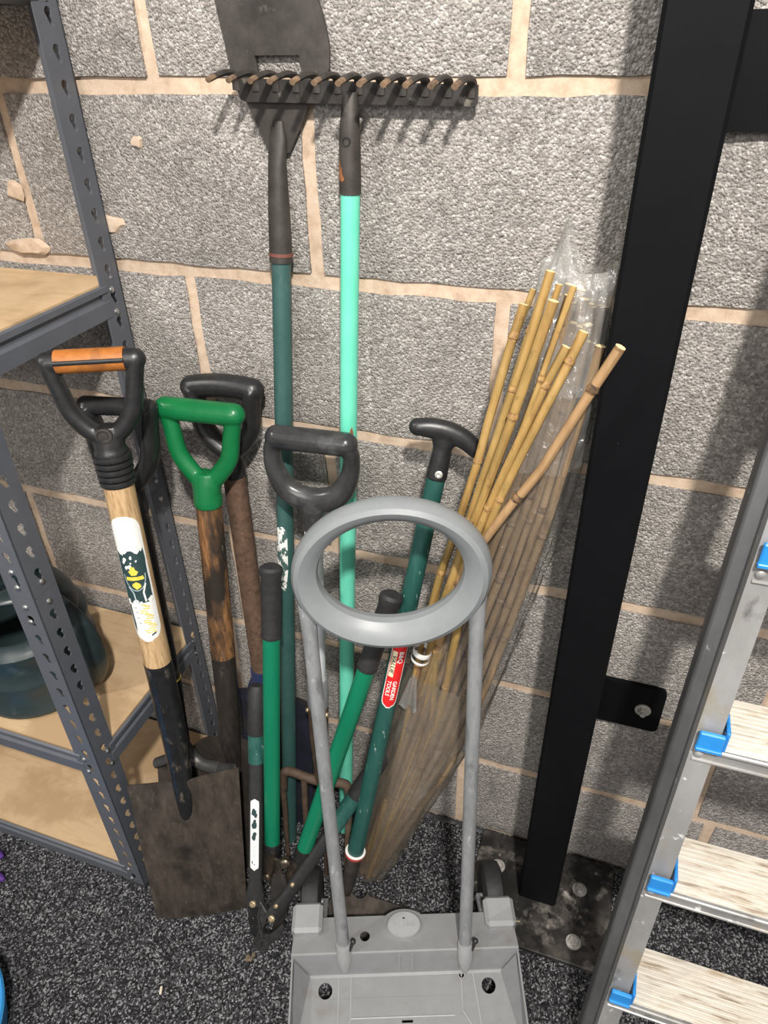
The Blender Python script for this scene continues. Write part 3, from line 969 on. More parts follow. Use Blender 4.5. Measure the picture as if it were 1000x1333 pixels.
# --- spade with orange grip, in front of the rack
K, G = Vector((-0.198, -0.275, 0.33)), Vector((-0.230, -0.200, 1.056))
T = lambda t: lerp(K, G, t)
spade = thing('spade', 'spade with orange and black D handle, pale wooden shaft and torn white label', 'spade', (-0.183, -0.338, 0.0))
BL, BR, TL, TR = Vector((-0.259, -0.375, 0.0)), Vector((-0.107, -0.302, 0.0)), Vector((-0.287, -0.315, 0.316)), Vector((-0.105, -0.243, 0.348))
nrm = (BR - BL).cross(TL - BL).normalized()
def blade(u, v):
    p = lerp(lerp(BL, BR, u), lerp(TL, TR, u), v)
    bulge = 0.006 * (1 - (2 * u - 1) ** 2)
    frog = 0.009 * math.exp(-((u - 0.5) / 0.10) ** 2) * max(0.0, min(1.0, (v - 0.50) / 0.4))
    return p + nrm * (bulge - 0.0) - nrm * 0 + (-nrm if nrm.y > 0 else nrm) * frog
mb = MB()
mb.grid(blade, 30, 26, 0.0026)
part('blade', mb, M['muddy_steel'], spade)
mb = MB()
fp = lambda v, h: lerp(lerp(BL, BR, 0.5), lerp(TL, TR, 0.5), v) + (nrm if nrm.y < 0 else -nrm) * h
pts = spline([fp(0.66, 0.004), fp(0.78, 0.008), fp(0.90, 0.009), K + Vector((0, -0.003, 0.015)), T(0.12), T(0.343)], 4)
rr = spline([(0.009, 0.003, 0), (0.0125, 0.007, 0), (0.0150, 0.012, 0), (0.0185, 0.0175, 0), (0.0205, 0.0205, 0), (0.0215, 0.0215, 0)], 4)
mb.tube(pts, [(q.x, q.y) for q in rr], 20, hint=(0.9, 0.43, 0))
part('socket', mb, M['black_paint'], spade)
sh = shaft(spade, T(0.335), T(0.76), 0.0208, 0.0205, M['ash_wood'], seg=24)
fs_ = frame(T(0.56), G - K, (0.9, 0.43, 0.0))
R0 = 0.0211
Hs = (G - K).length
# the torn label, its dark print and the shield
rnd = random.Random(5)
mb = MB()
lab = stadium(0.046, 0.213)
cyl_patch(mb, fs_, R0, lab, nrow=40, ncol=10)
o = part('label', mb, M['white_label'], sh, 'torn white label with dark green and yellow print')
def jag(t, w0, w1, a):
    return [(w0 + (w1 - w0) * i / 12, t + rnd.uniform(-a, a)) for i in range(13)]
mb = MB()
left = [(-0.0212 + rnd.uniform(-0.0002, 0.0002), 0.052 - 0.088 * i / 10) for i in range(11)]
right = [(0.0205 + rnd.uniform(-0.0012, 0.0002), -0.036 + 0.088 * i / 10) for i in range(11)]
cyl_patch(mb, fs_, R0 + 0.0003, left + right, mat=0, nrow=30, ncol=10)
cyl_patch(mb, fs_, R0 + 0.0003, [(-0.021, -0.034), (-0.017, -0.036), (-0.0165, -0.06), (-0.015, -0.075), (-0.017, -0.090), (-0.019, -0.085), (-0.0205, -0.06)], mat=0, nrow=14, ncol=3)
for i in range(16):          # white tatters along the torn ends
    up = i % 2 == 0
    s = rnd.uniform(-0.018, 0.017)
    t = (0.052 if up else -0.036) + rnd.uniform(-0.004, 0.002) * (1 if up else -1)
    w = rnd.uniform(0.003, 0.006)
    cyl_patch(mb, fs_, R0 + 0.0005, [(s - w, t), (s, t - w * rnd.uniform(.6, 1.5)), (s + w, t + .001), (s + w * .3, t + w)], mat=1, nrow=5, ncol=2)
for i in range(12):
    s, t, w = rnd.uniform(-0.012, 0.008), rnd.uniform(0.024, 0.044), rnd.uniform(0.0012, 0.0034)
    cyl_patch(mb, fs_, R0 + 0.0006, [(s - w, t), (s - w * .2, t - w * 1.2), (s + w, t + w * .3), (s, t + w)], mat=1, nrow=4, ncol=2)
# yellow crown, bar and crest of the shield
cyl_patch(mb, fs_, R0 + 0.0007, [(-0.008, 0.020), (-0.004, 0.012), (0.003, 0.012), (0.007, 0.018), (0.003, 0.020), (0.002, 0.026), (-0.004, 0.026), (-0.004, 0.020)], mat=2, nrow=8, ncol=3)
cyl_patch(mb, fs_, R0 + 0.0007, [(-0.013, 0.0035), (0.013, 0.0035), (0.012, 0.0095), (-0.012, 0.0095)], mat=2, nrow=2, ncol=6)
cyl_patch(mb, fs_, R0 + 0.0007, [(-0.006, -0.006), (0.000, -0.012), (0.007, -0.008), (0.006, -0.003), (0.001, 0.001), (-0.005, -0.002)], mat=2, nrow=6, ncol=3)
def strip_on(pts, wid, mat):
    for a, b in zip(pts, pts[1:]):
        d = Vector((b[0] - a[0], b[1] - a[1]))
        nn = Vector((-d.y, d.x)).normalized() * wid
        q = [(a[0] + nn.x, a[1] + nn.y), (b[0] + nn.x, b[1] + nn.y), (b[0] - nn.x, b[1] - nn.y), (a[0] - nn.x, a[1] - nn.y)]
        vs = []
        for s, t in q:
            th = -math.pi / 2 + s / (R0 + 0.0008)
            vs.append(fs_ @ Vector(((R0 + 0.0008) * math.cos(th), (R0 + 0.0008) * math.sin(th), t)))
        mb.add(vs, [(0, 1, 2, 3)], mat)
arc = [(0.0155 * math.cos(math.radians(a)), 0.012 + 0.026 * math.sin(math.radians(a))) for a in range(180, 361, 15)]
strip_on([(-0.0155, 0.012), (0.0155, 0.012)], 0.0005, 3)
strip_on(arc, 0.0006, 3)
strip_on([(-0.012, -0.008), (-0.006, -0.018), (-0.005, -0.034)], 0.0009, 3)
strip_on([(0.013, -0.004), (0.008, -0.018), (0.009, -0.034)], 0.0013, 1)
# what is left of the yellow lettering at the foot of the label
def put(x, y, s0=0.0095, t0=-0.068, r=R0 + 0.0007):
    s, t = s0 + y, t0 - x
    th = -math.pi / 2 + s / r
    return fs_ @ Vector((r * math.cos(th), r * math.sin(th), t))
for i in range(15):
    t = -0.040 - 0.0036 * i
    s = 0.004 + 0.006 * (i / 15) + 0.004 * math.sin(i * 1.3)
    w = 0.0042 + 0.0032 * (i / 15) + rnd.uniform(-0.0014, 0.001)
    cyl_patch(mb, fs_, R0 + 0.0007, [(s - w, t), (s + w, t - 0.001), (s + w * .9, t + 0.0022), (s - w * .8, t + 0.0027)], mat=2, nrow=2, ncol=2)
cyl_patch(mb, fs_, R0 + 0.0007, [(0.006, -0.096), (0.013, -0.094), (0.0135, -0.090), (0.007, -0.0915)], mat=0, nrow=2, ncol=2)
for (s, t) in ((-0.008, -0.052), (-0.007, -0.062), (-0.006, -0.071), (-0.0085, -0.044)):
    cyl_patch(mb, fs_, R0 + 0.0007, [(s - .0022, t), (s + .0018, t - .0006), (s + .0022, t + .0003), (s - .002, t + .0008)], mat=0, nrow=2, ncol=2)
part('print', mb, [M['ink_green'], M['white_label'], M['ink_yellow'], M['ink_pale']], o)
across = (0.9, 0.43, 0.06)
g, L, H = d_grip(spade, T(0.835), T(0.993), across, 0.054, M['black_plastic'], bar_r=0.0138, arm=(0.0075, 0.0115), shoulder=0.74, waist=0.44, socket=(0.022, 0.021, 0.012))
mb = MB()
for s0, s1 in ((0.25, 1.35), (-1.35, -0.25)):
    pass
n = 10
pts = [L(-0.042 + 0.084 * i / n, H + 0.001) for i in range(n + 1)]
mb.tube(pts, [(0.0150, 0.0150)] * (n + 1), 20)
part('grip_sleeve', mb, M['orange_grip'], g, 'orange sleeve with a black stripe')
mb = MB()
nv = (L(0, 0, 1) - L(0, 0, 0))
side = nv if nv.y < 0 else -nv
mb.tube([p + side * 0.0146 + (L(0, 1) - L(0, 0)) * 0.0015 for p in pts], [(0.003, 0.0022)] * (n + 1), 10, hint=side.cross(L(1, 0) - L(0, 0)))
part('stripe', mb, M['black_plastic'], g)
mb = MB()
for i in range(5):
    q = T(0.768 + 0.0125 * i)
    fr = frame(q, G - K, across)
    r = 0.0222 + 0.0004 * i
    mb.lathe([(r - 0.002, -0.0042), (r + 0.0012, -0.0032), (r + 0.0018, 0.0), (r + 0.0012, 0.0032), (r - 0.002, 0.0042)], fr, 24)
part('ribbed_collar', mb, M['black_plastic'], spade)
mb = MB()
fr = frame(L(0, H * 0.18) + side * 0.0165, side, across)
mb.lathe([(0.0105, -0.004), (0.0105, 0.0015), (0.0085, 0.002), (0.0080, -0.0005), (0.0055, -0.0005), (0.005, 0.001), (0.001, 0.0015)], fr, 18)
part('screw', mb, M['tool_steel'], g)

# --- black spade behind it
K2, G2 = Vector((-0.250, -0.200, 0.275)), Vector((-0.262, -0.140, 0.956))
T2 = lambda t: lerp(K2, G2, t)
sp2 = thing('spade', 'all black spade with black D handle, standing behind the orange-gripped spade', 'spade', (-0.22, -0.285, 0.0))
BL2, BR2, TL2, TR2 = Vector((-0.300, -0.287, 0.001)), Vector((-0.135, -0.280, 0.001)), Vector((-0.312, -0.213, 0.240)), Vector((-0.142, -0.203, 0.285))
mb = MB()
mb.grid(lambda u, v: lerp(lerp(BL2, BR2, u), lerp(TL2, TR2, u), v) + Vector((0, 0.004 * (1 - (2 * u - 1) ** 2), 0)), 12, 10, 0.0024)
b2 = part('blade', mb, M['muddy_steel'], sp2)
mb = MB()
pts = spline([K2 + Vector((0.02, -0.006, -0.075)), K2 + Vector((0.004, -0.012, -0.01)), K2 + Vector((0.003, -0.006, 0.06)), T2(0.25)], 5)
mb.tube(pts, [(0.012, 0.007)] + [(0.017, 0.015)] * (len(pts) - 2) + [0.0165], 16, hint=(1, 0, 0))
part('socket', mb, M['black_paint'], sp2)
mb = MB()
pts = spline([K2 + Vector((0.0, -0.006, 0.045)), K2 + Vector((0.024, -0.008, 0.004)), K2 + Vector((0.055, -0.010, -0.004)), Vector((-0.142, -0.214, 0.287))], 5)
mb.tube(pts, [(0.010, 0.012), (0.012, 0.012)] + [(0.0125, 0.012)] * (len(pts) - 2), 12, hint=(0, 0, 1))
pts = spline([K2 + Vector((0.0, -0.006, 0.03)), K2 + Vector((-0.030, -0.010, -0.012)), Vector((-0.310, -0.218, 0.243))], 5)
mb.tube(pts, [(0.009, 0.011)] * len(pts), 12, hint=(0, 0, 1))
part('tread', mb, M['tread_steel'], sp2)
shaft(sp2, T2(0.24), T2(0.80), 0.0165, 0.0155, M['black_paint'])
mb = MB()
mb.tube([T2(0.268), T2(0.274)], 0.0169, 18)
part('band', mb, M['ink_yellow'], sp2, 'thin yellow band')
d_grip(sp2, T2(0.80), T2(1.0), (1, 0.18, 0.01), 0.047, M['black_plastic'], bar_r=0.0135, arm=(0.0085, 0.017), shoulder=0.78, waist=0.42, socket=(0.018, 0.018, 0.03))

# --- shovel with the green D handle
K3, G3 = Vector((-0.166, -0.165, 0.34)), Vector((-0.155, -0.100, 0.945))
T3 = lambda t: lerp(K3, G3, t)
sv = thing('shovel', 'old shovel with bright green D handle and worn brown wooden shaft', 'shovel', (-0.15, -0.23, 0.0))
BL3, BR3, TL3, TR3 = Vector((-0.222, -0.236, 0.001)), Vector((-0.095, -0.228, 0.001)), Vector((-0.248, -0.172, 0.300)), Vector((-0.106, -0.160, 0.325))
mb = MB()
def blade3(u, v):
    p = lerp(lerp(BL3, BR3, u), lerp(TL3, TR3, u), v)
    side_ = 0.012 * (2 * u - 1) ** 2
    return p + Vector((0, -side_, -0.028 * (abs(2 * u - 1) ** 2.5) * v + 0.012 * math.sin(u * 9) * v * 0.3))
mb.grid(blade3, 16, 12, 0.0026)
part('blade', mb, M['soil_steel'], sv)
mb = MB()
mb.tube([K3 + Vector((0.006, -0.02, -0.10)), K3 + Vector((0.003, -0.012, -0.03)), T3(0.04), T3(0.29)], [(0.012, 0.008), 0.0185, 0.0195, 0.0205], 18, hint=(1, 0, 0))
part('socket', mb, M['dark_wood'], sv)
shaft(sv, T3(0.28), T3(0.77), 0.0206, 0.0195, M['worn_wood'], cuts=6)
d_grip(sv, T3(0.79), T3(1.0), (0.93, 0.12, -0.055), 0.051, M['green_plastic'], bar_r=0.0168, arm=(0.0085, 0.0105), shoulder=0.76, waist=0.40, socket=(0.0218, 0.0222, 0.022))

# --- spade with rusty tube shaft and blue blade
K4, G4 = Vector((-0.135, -0.082, 0.390)), Vector((-0.152, -0.040, 0.954))
T4 = lambda t: lerp(K4, G4, t)
bs = thing('spade', 'spade with rusty brown tube shaft, thick black D handle and faded blue blade', 'spade', (-0.11, -0.115, 0.0))
BL4, BR4, TL4, TR4 = Vector((-0.190, -0.118, 0.001)), Vector((-0.052, -0.112, 0.001)), Vector((-0.196, -0.080, 0.352)), Vector((-0.044, -0.072, 0.352))
mb = MB()
def blade4(u, v):
    p = lerp(lerp(BL4, BR4, u), lerp(TL4, TR4, u), v)
    frog = 0.010 * math.exp(-((u - 0.4) / 0.12) ** 2) * v
    return p + Vector((0, -frog + 0.004 * (1 - (2 * u - 1) ** 2), -0.012 * abs(2 * u - 1) ** 3 * v))
mb.grid(blade4, 16, 10, 0.0026)
part('blade', mb, M['navy_dirt'], bs)
mb = MB()
mb.tube([K4 + Vector((-0.006, -0.012, -0.13)), K4 + Vector((-0.006, -0.008, -0.05)), K4 + Vector((-0.003, -0.004, -0.015)), T4(0.01), T4(0.05)], [(0.028, 0.005), (0.034, 0.009), (0.026, 0.014), 0.0208, 0.0205], 18, hint=(1, 0, 0))
part('socket', mb, M['blue_paint'], bs)
shaft(bs, T4(0.0), T4(0.79), 0.0180, 0.0178, M['rust'])
d_grip(bs, T4(0.80), T4(1.0), (0.95, 0.10, -0.10), 0.048, M['black_plastic'], bar_r=0.0178, arm=(0.0088, 0.0165), bow=0.005, shoulder=0.80, waist=0.45, socket=(0.0192, 0.0185, 0.03))

# --- hoe with dark green pole, head up
HB, HT = Vector((-0.089, -0.147, 0.0)), Vector((-0.042, -0.024, 1.149))
TH_ = lambda t: lerp(HB, HT, t)
hoe = thing('hoe', 'push hoe standing head up, dark green pole and flat dark steel blade', 'hoe', HB)
shaft(hoe, TH_(0.0), TH_(1.0), 0.0140, 0.0128, M['teal_grey'], 'pole')
mb = MB()
mb.lathe([(0.0128, -0.003), (0.0160, -0.002), (0.0160, 0.002), (0.0128, 0.003)], frame(TH_(1.0), HT - HB, (1, 0, 0)), 22)
part('collar', mb, M['brick_red'], hoe)
fr_h = frame(TH_(0.72), HT - HB, (1, 0, 0))
mb = MB()
cyl_patch(mb, frame(TH_(0.600), HT - HB, (1, 0, 0)), 0.0140, [(-0.008, -0.058), (0.006, -0.060), (0.010, -0.02), (0.009, 0.052), (0.002, 0.062), (-0.009, 0.058), (-0.010, 0.01)], nrow=24, ncol=6)
part('label', mb, M['peeled_white'], hoe, 'peeling white remains of a label')
mb = MB()
mb.tube([TH_(0.992), lerp(HT, (-0.0385, -0.018, 1.256), 0.5), Vector((-0.0385, -0.017, 1.256)), Vector((-0.037, -0.0135, 1.280)), Vector((-0.035, -0.0125, 1.300))], [(0.0152, 0.0152), (0.0138, 0.0138), (0.0115, 0.0095), (0.0115, 0.0050), (0.006, 0.0022)], 18, hint=(1, 0, 0))
part('socket', mb, M['tool_steel'], hoe)
mb = MB()
out = [(-0.052, 1.266), (-0.038, 1.262), (-0.024, 1.266), (0.004, 1.314), (0.023, 1.337), (0.033, 1.352), (0.0345, 1.372), (0.031, 1.392), (0.023, 1.418), (0.021, 1.455), (-0.106, 1.455), (-0.103, 1.425), (-0.100, 1.405), (-0.091, 1.348), (-0.077, 1.321)]
win = [(-0.059, 1.365), (-0.003, 1.365), (0.001, 1.345), (-0.010, 1.336), (-0.044, 1.336), (-0.055, 1.345)]
mb.plate(out, 0.0035, lambda u, v, w: Vector((u, -0.0100 + (v - 1.262) * 0.010 + w, v)), [win])
part('blade', mb, M['tool_steel'], hoe)

# --- rake with mint green pole, head up
RB_, RT_ = Vector((0.013, -0.092, 0.0)), Vector((0.0582, -0.0235, 1.234))
TR_ = lambda t: lerp(RB_, RT_, t)
rake = thing('rake', 'garden rake standing head up, mint green pole and rusty twelve-tine head', 'rake', RB_)
shaft(rake, TR_(0.0), TR_(1.0), 0.0135, 0.0118, M['mint'], 'pole')
for (t, s, w, h) in ((0.742, 0.0085, 0.0035, 0.020), (0.640, 0.0075, 0.0022, 0.016), (0.995, -0.004, 0.004, 0.006)):
    mb = MB()
    cyl_patch(mb, frame(TR_(t), RT_ - RB_, (1, 0, 0)), 0.0136 - 0.0014 * t, [(s - w, -h / 2), (s + w * .4, -h * .6), (s + w, 0), (s + w * .3, h * .55), (s - w * .5, h * .3)], nrow=8, ncol=3)
    part('rust_patch', mb, M['orange_rust'], rake)
mb = MB()
mb.tube([TR_(0.993), Vector((0.0595, -0.0225, 1.286)), Vector((0.0610, -0.0220, 1.310)), Vector((0.0615, -0.0215, 1.330))], [0.0132, 0.0124, 0.0105, (0.009, 0.005)], 18, hint=(1, 0, 0))
sk = part('socket', mb, M['tool_steel'], rake)
mb = MB()
fr = frame(Vector((0.0595, -0.0347, 1.282)), (0, -1, 0), (0, 0, 1))
mb.lathe([(0.0055, -0.001), (0.0052, 0.0012), (0.0038, 0.0012), (0.0034, -0.0014)], Matrix.Translation((0, 0, 0)) @ fr, 14)
part('nail_hole', mb, M['ink_black'], sk)
mb = MB()
cyl_patch(mb, frame(Vector((0.0590, -0.0230, 1.252)), RT_ - RB_, (1, 0, 0)), 0.0138, [(-0.013, -0.0125), (-0.006, -0.013), (-0.002, -0.0115), (-0.003, -0.008), (-0.0055, -0.005), (-0.006, 0.001), (-0.0085, 0.004), (-0.010, 0.009), (-0.0125, 0.010), (-0.0135, 0.0)], nrow=10, ncol=5)
part('rust_patch', mb, M['orange_rust'], sk)
RX0, RX1 = -0.086, 0.2045
mb = MB()
outl = [(RX0, 1.347), (RX0 + 0.006, 1.3215), (RX1, 1.3205), (RX1 + 0.001, 1.3425)]
mb.plate([(RX0, 1.3435), (RX0 + 0.008, 1.3225), (RX0 + 0.014, 1.3195), (RX1 - 0.002, 1.3165), (RX1 + 0.001, 1.319), (RX1 + 0.001, 1.3365)], 0.0045, lambda u, v, w: Vector((u, -0.0185 + w, v)))
part('head_bar', mb, M['dark_steel'], rake)
for i in range(12):
    x = RX0 + 0.004 + (RX1 - RX0 - 0.010) * i / 11
    z = 1.3415 - 0.0065 * i / 11
    rnd = random.Random(40 + i)
    dx = rnd.uniform(-.0015, .0015)
    pts = spline([(x, -0.0165, z - 0.010), (x + 0.0005, -0.0180, z + 0.001), (x + 0.001, -0.0250, z + 0.0065), (x + dx * .4, -0.040, z + 0.0085), (x - 0.002 + dx, -0.058, z + 0.0062), (x - 0.004 + dx, -0.072, z + 0.0030)], 4)
    n = len(pts)
    mb = MB()
    mb.tube(pts, [(0.0062 - 0.0022 * k / (n - 1), 0.0044 - 0.0014 * k / (n - 1)) for k in range(n)], 8, hint=(1, 0, 0), mats=[0] * (n - 4) + [1] * 3, capmat=1)
    part('tine', mb, [M['tool_steel'], M['worn_tip']], rake)

# --- digging fork with grey D handle
FB, FT = Vector((0.003, -0.160, 0.250)), Vector((0.010, -0.090, 0.920))
TF = lambda t: lerp(FB, FT, t)
fork = thing('garden_fork', 'digging fork with scuffed grey-black D handle, pale tube shaft and rusty tines', 'fork', (-0.01, -0.19, 0.0))
shaft(fork, TF(0.33), TF(0.80), 0.0145, 0.0135, M['pale_tube'])
mb = MB()
mb.tube([TF(0.27), TF(0.30), TF(0.36), TF(0.365)], [0.0175, 0.0185, 0.0180, 0.0160], 20)
part('ferrule', mb, M['galvanised'], fork)
mb = MB()
mb.tube([TF(0.0), TF(0.07), TF(0.16), TF(0.285)], [(0.009, 0.008), (0.012, 0.011), (0.0165, 0.015), 0.0178], 18, hint=(1, 0, 0))
stp = part('socket', mb, M['brown_rust'], fork)
for s in (-1, 1):
    mb = MB()
    mb.sphere(TF(0.255) + Vector((s * 0.0175, -0.004, 0)), 0.0045, 10)
    part('rivet', mb, M['brass'], stp)
mb = MB()
CZ = FB.z
pts = spline([(-0.072, -0.171, CZ - 0.045), (-0.068, -0.166, CZ - 0.004), (-0.056, -0.164, CZ + 0.006), (-0.03, -0.162, CZ + 0.001), (-0.006, -0.160, CZ - 0.004), (0.020, -0.159, CZ + 0.000), (0.046, -0.157, CZ + 0.006), (0.056, -0.156, CZ - 0.004), (0.060, -0.158, CZ - 0.045)], 4)
mb.tube(pts, [(0.0086, 0.0084)] * len(pts), 12, hint=(0, 1, 0))
part('crown', mb, M['brown_rust'], fork)
for x in (-0.072, -0.028, 0.016, 0.060):
    mb = MB()
    top_y = -0.171 + (x + 0.072) * 0.1
    pts = spline([(x, top_y if abs(x) > 0.03 else -0.163, CZ - (0.04 if abs(x) > 0.03 else 0.0)), (x * .98, -0.178, CZ - 0.11), (x * .95, -0.192, 0.06), (x * .93, -0.200, 0.002)], 4)
    n = len(pts)
    mb.tube(pts, [(0.0062 - 0.003 * i / n, 0.0058 - 0.003 * i / n) for i in range(n)], 10, hint=(1, 0, 0))
    part('tine', mb, M['brown_rust'], fork)
d_grip(fork, TF(0.84), TF(0.998), (0.95, 0.10, -0.035), 0.058, M['grey_grip'], bar_r=0.0175, arm=(0.0108, 0.015), shoulder=0.82, waist=0.50, socket=(0.0150, 0.019, 0.035), ushape=True)

# --- edging iron with T handle
EB, ET = Vector((0.0765, -0.243, 0.050)), Vector((0.193, -0.066, 0.936))
TE = lambda t: lerp(EB, ET, t)
edger = thing('lawn_edger', 'lawn edger with black T handle, green pole with red label and rusty foot', 'edger', (0.085, -0.25, 0.0))
tE = 0.128
shaft(edger, TE(tE), TE(0.955), 0.0148, 0.0130, M['pine_green'], 'pole')
mb = MB()
mb.tube([TE(0.0), TE(0.04), TE(0.09), TE(tE + 0.01)], [(0.008, 0.006), (0.0125, 0.011), 0.0135, 0.0140], 18, hint=(1, 0, 0))
part('socket', mb, M['tool_steel'], edger)
fe = frame(TE(tE), ET - EB, (0.94, 0.30, 0))
mb = MB()
mb.lathe([(0.0148, -0.008), (0.0178, -0.007), (0.0182, -0.003), (0.0172, -0.001), (0.0150, -0.001)], fe, 24, 0)
mb.lathe([(0.0150, -0.001), (0.0185, -0.0003), (0.0185, 0.0009), (0.0150, 0.0016)], fe, 24, 1)
part('collar', mb, [M['ring_red'], M['letter_white']], edger, 'red and white collar')
# blade: flat plate with a round notch beside the socket, standing on its edge
mb = MB()
o2 = []
for (u, v) in ((-0.022, 0.012), (-0.006, 0.014), (0.006, 0.014)):
    o2.append((u, v))
for i in range(7):
    a = math.radians(190 + 160 * i / 6)
    o2.append((0.024 + 0.015 * math.cos(a), 0.012 + 0.016 * math.sin(a)))
o2 += [(0.045, 0.004), (0.157, -0.006), (0.166, -0.014), (0.160, -0.024), (0.14, -0.045), (0.10, -0.062), (0.05, -0.070), (0.0, -0.066), (-0.026, -0.052), (-0.030, -0.02)]
eo = EB
ex = Vector((0.157, 0.020, -0.004)).normalized()
ey = Vector((-0.05, 0.70, 0.72))
ey = (ey - ex * ey.dot(ex)).normalized()
en = ex.cross(ey)
mb.plate(o2, 0.003, lambda u, v, w: eo + ex * u + ey * v - en * w)
eb = part('blade', mb, M['muddy_steel'], edger)
mb = MB()
mb.plate([(0.142, -0.008), (0.157, -0.0075), (0.165, -0.014), (0.158, -0.026), (0.150, -0.020)], 0.0036, lambda u, v, w: eo + ex * u + ey * v - en * (w - 0.0003))
part('rust_patch', mb, M['orange_rust'], eb)
# handle
ae = (ET - EB).normalized()
xe = Vector((0.95, 0.22, -0.20))
xe = (xe - ae * xe.dot(ae)).normalized()
LE = lambda u, v: ET + xe * u + ae * v
mb = MB()
pts = spline([LE(-0.038, 0.0115), LE(-0.024, 0.0130), LE(0.0, 0.0125), LE(0.025, 0.006), LE(0.043, -0.005)], 5)
n = len(pts)
mb.tube(pts, [(0.0115 + 0.003 * math.sin(math.pi * i / (n - 1)), 0.0125) for i in range(n)], 16, hint=ae)
mb.sphere(LE(-0.038, 0.0115), 0.0122, 12)
mb.sphere(LE(0.043, -0.005), 0.0120, 12)
mb.tube([LE(0, 0.008), LE(0, -0.012), LE(0, -0.028), LE(0, -0.055)], [(0.020, 0.011), (0.013, 0.011), (0.0135, 0.013), 0.0150], 16, hint=xe)
th = part('t_handle', mb, M['black_plastic'], edger)
fuse(th)
mb = MB()
mb.lathe([(0.0052, -0.003), (0.0052, 0.0006), (0.003, 0.0016), (0.0012, 0.0006)], frame(LE(0, -0.036) + Vector((0.004, -0.0148, -0.006)), (0.1, -0.93, 0.25), (1, 0, 0)), 14)
part('screw', mb, M['bolt_zinc'], th)
# red label with white lettering running down the pole
tl = 0.585
fl = frame(TE(tl), ET - EB, (0.94, 0.30, 0))
rl = 0.0143
mb = MB()
cyl_patch(mb, fl, rl, stadium(0.0270, 0.140), mat=0, nrow=30, ncol=8)
cyl_patch(mb, fl, rl + 0.0003, [(x * 0.88, y * 0.965) for x, y in stadium(0.0270, 0.140)], mat=1, nrow=30, ncol=8)
cyl_patch(mb, fl, rl + 0.0005, [(-0.0105, -0.0085), (-0.0022, -0.0085), (-0.0022, 0.040), (-0.0105, 0.040)], mat=2, nrow=8, ncol=4)
pl = [o for o in edger.children if o.name.startswith('pole')][0]
lb = part('label', mb, [M['letter_white'], M['label_red'], M['label_cream']], pl, 'red label with white lettering down the pole')
def down(s0, t0, rr):
    def f(x, y):
        th_ = -math.pi / 2 + (s0 + y) / rr
        return fl @ Vector((rr * math.cos(th_), rr * math.sin(th_), t0 - x))
    return f
mb = MB()
text_mesh(mb, 'GARDEN', 0.0088, down(0.0030, -0.034, rl + 0.0007), 0, 1.05)
text_mesh(mb, 'TOOLS', 0.0088, down(-0.0058, -0.031, rl + 0.0007), 0, 1.05)
text_mesh(mb, 'B&Q', 0.0100, down(0.0038, 0.030, rl + 0.0007), 0, 1.1)
text_mesh(mb, 'VALUE', 0.0090, down(-0.0064, 0.0160, rl + 0.0009), 1, 1.25, 0.2)
part('lettering', mb, [M['letter_white'], M['ink_black']], lb)

# --- loppers with bright green handles
def lopper_handle(root, a, b, tube_mat, r, grip_from, grip_len_end=1.0):
    f = lambda t: lerp(a, b, t)
    mb = MB()
    mb.tube([f(0.03), f(0.05), f(grip_from + 0.02)], [(r * 0.95, r * 0.8), (r, r * 0.85), (r, r * 0.85)], 18, hint=(1, 0.3, 0))
    h = part('handle', mb, tube_mat, root)
    mb = MB()
    g0, g1 = grip_from, grip_len_end
    ts = [0, 0.02, 0.05, 0.3, 0.6, 0.85, 0.93, 0.97, 1.0]
    rs = [1.10, 1.18, 1.12, 1.10, 1.14, 1.10, 1.28, 1.25, 0.95]
    mb.tube([f(g0 + (g1 - g0) * t) for t in ts], [(r * k, r * k * 0.92) for k in rs], 18, hint=(1, 0.3, 0))
    e = f(g1)
    ax = (Vector(b) - Vector(a)).normalized()
    part('grip', mb, M['black_rubber'], h)
    mb = MB()
    mb.tube([f(-0.02), f(0.035)], [(r * 1.0, r * 0.8), (r * 1.12, r * 0.95)], 14, hint=(1, 0.3, 0))
    part('collar', mb, M['black_plastic'], h)
    return h
LA0, LA1 = (-0.055, -0.262, 0.155), (-0.050, -0.140, 0.722)
LB0, LB1 = (0.006, -0.262, 0.170), (0.139, -0.130, 0.708)
lop = thing('loppers', 'loppers with two bright green handles and black grips, jaws down on the carpet', 'loppers', (-0.045, -0.285, 0.0))
lopper_handle(lop, LA0, LA1, M['green_tube'], 0.0142, 0.785)
lopper_handle(lop, LB0, LB1, M['green_tube'], 0.0142, 0.755)
mb = MB()
for a, b, w in (((-0.050, -0.270, 0.165), (-0.058, -0.283, 0.105), 0.008), ((-0.060, -0.283, 0.110), (-0.038, -0.291, 0.062), 0.0075), ((-0.036, -0.280, 0.165), (-0.030, -0.293, 0.095), 0.008), ((0.002, -0.268, 0.162), (-0.028, -0.290, 0.09), 0.009)):
    mb.tube([a, lerp(a, b, 0.5), b], [(w, 0.003)] * 3, 10, hint=(1, 0, 0.2))
lk = part('linkage', mb, M['bronze'], lop, 'dull bronze link plates')
mb = MB()
mb.lathe([(0.010, -0.006), (0.010, 0.004), (0.007, 0.006), (0.0055, 0.009), (0.002, 0.0095)], frame((-0.018, -0.283, 0.168), (0.25, -0.9, 0.35), (1, 0, 0)), 14)
part('pivot_bolt', mb, M['bronze'], lop)
mb = MB()
mb.lathe([(0.007, -0.006), (0.007, 0.004), (0.004, 0.006)], frame((-0.058, -0.287, 0.109), (0.1, -0.9, 0.35), (1, 0, 0)), 12)
part('pivot_bolt', mb, M['bronze'], lop)
mb = MB()
fn = lambda u, v, w: Vector((-0.030 + u, -0.296 + 0.30 * v - w, 0.10 + v))
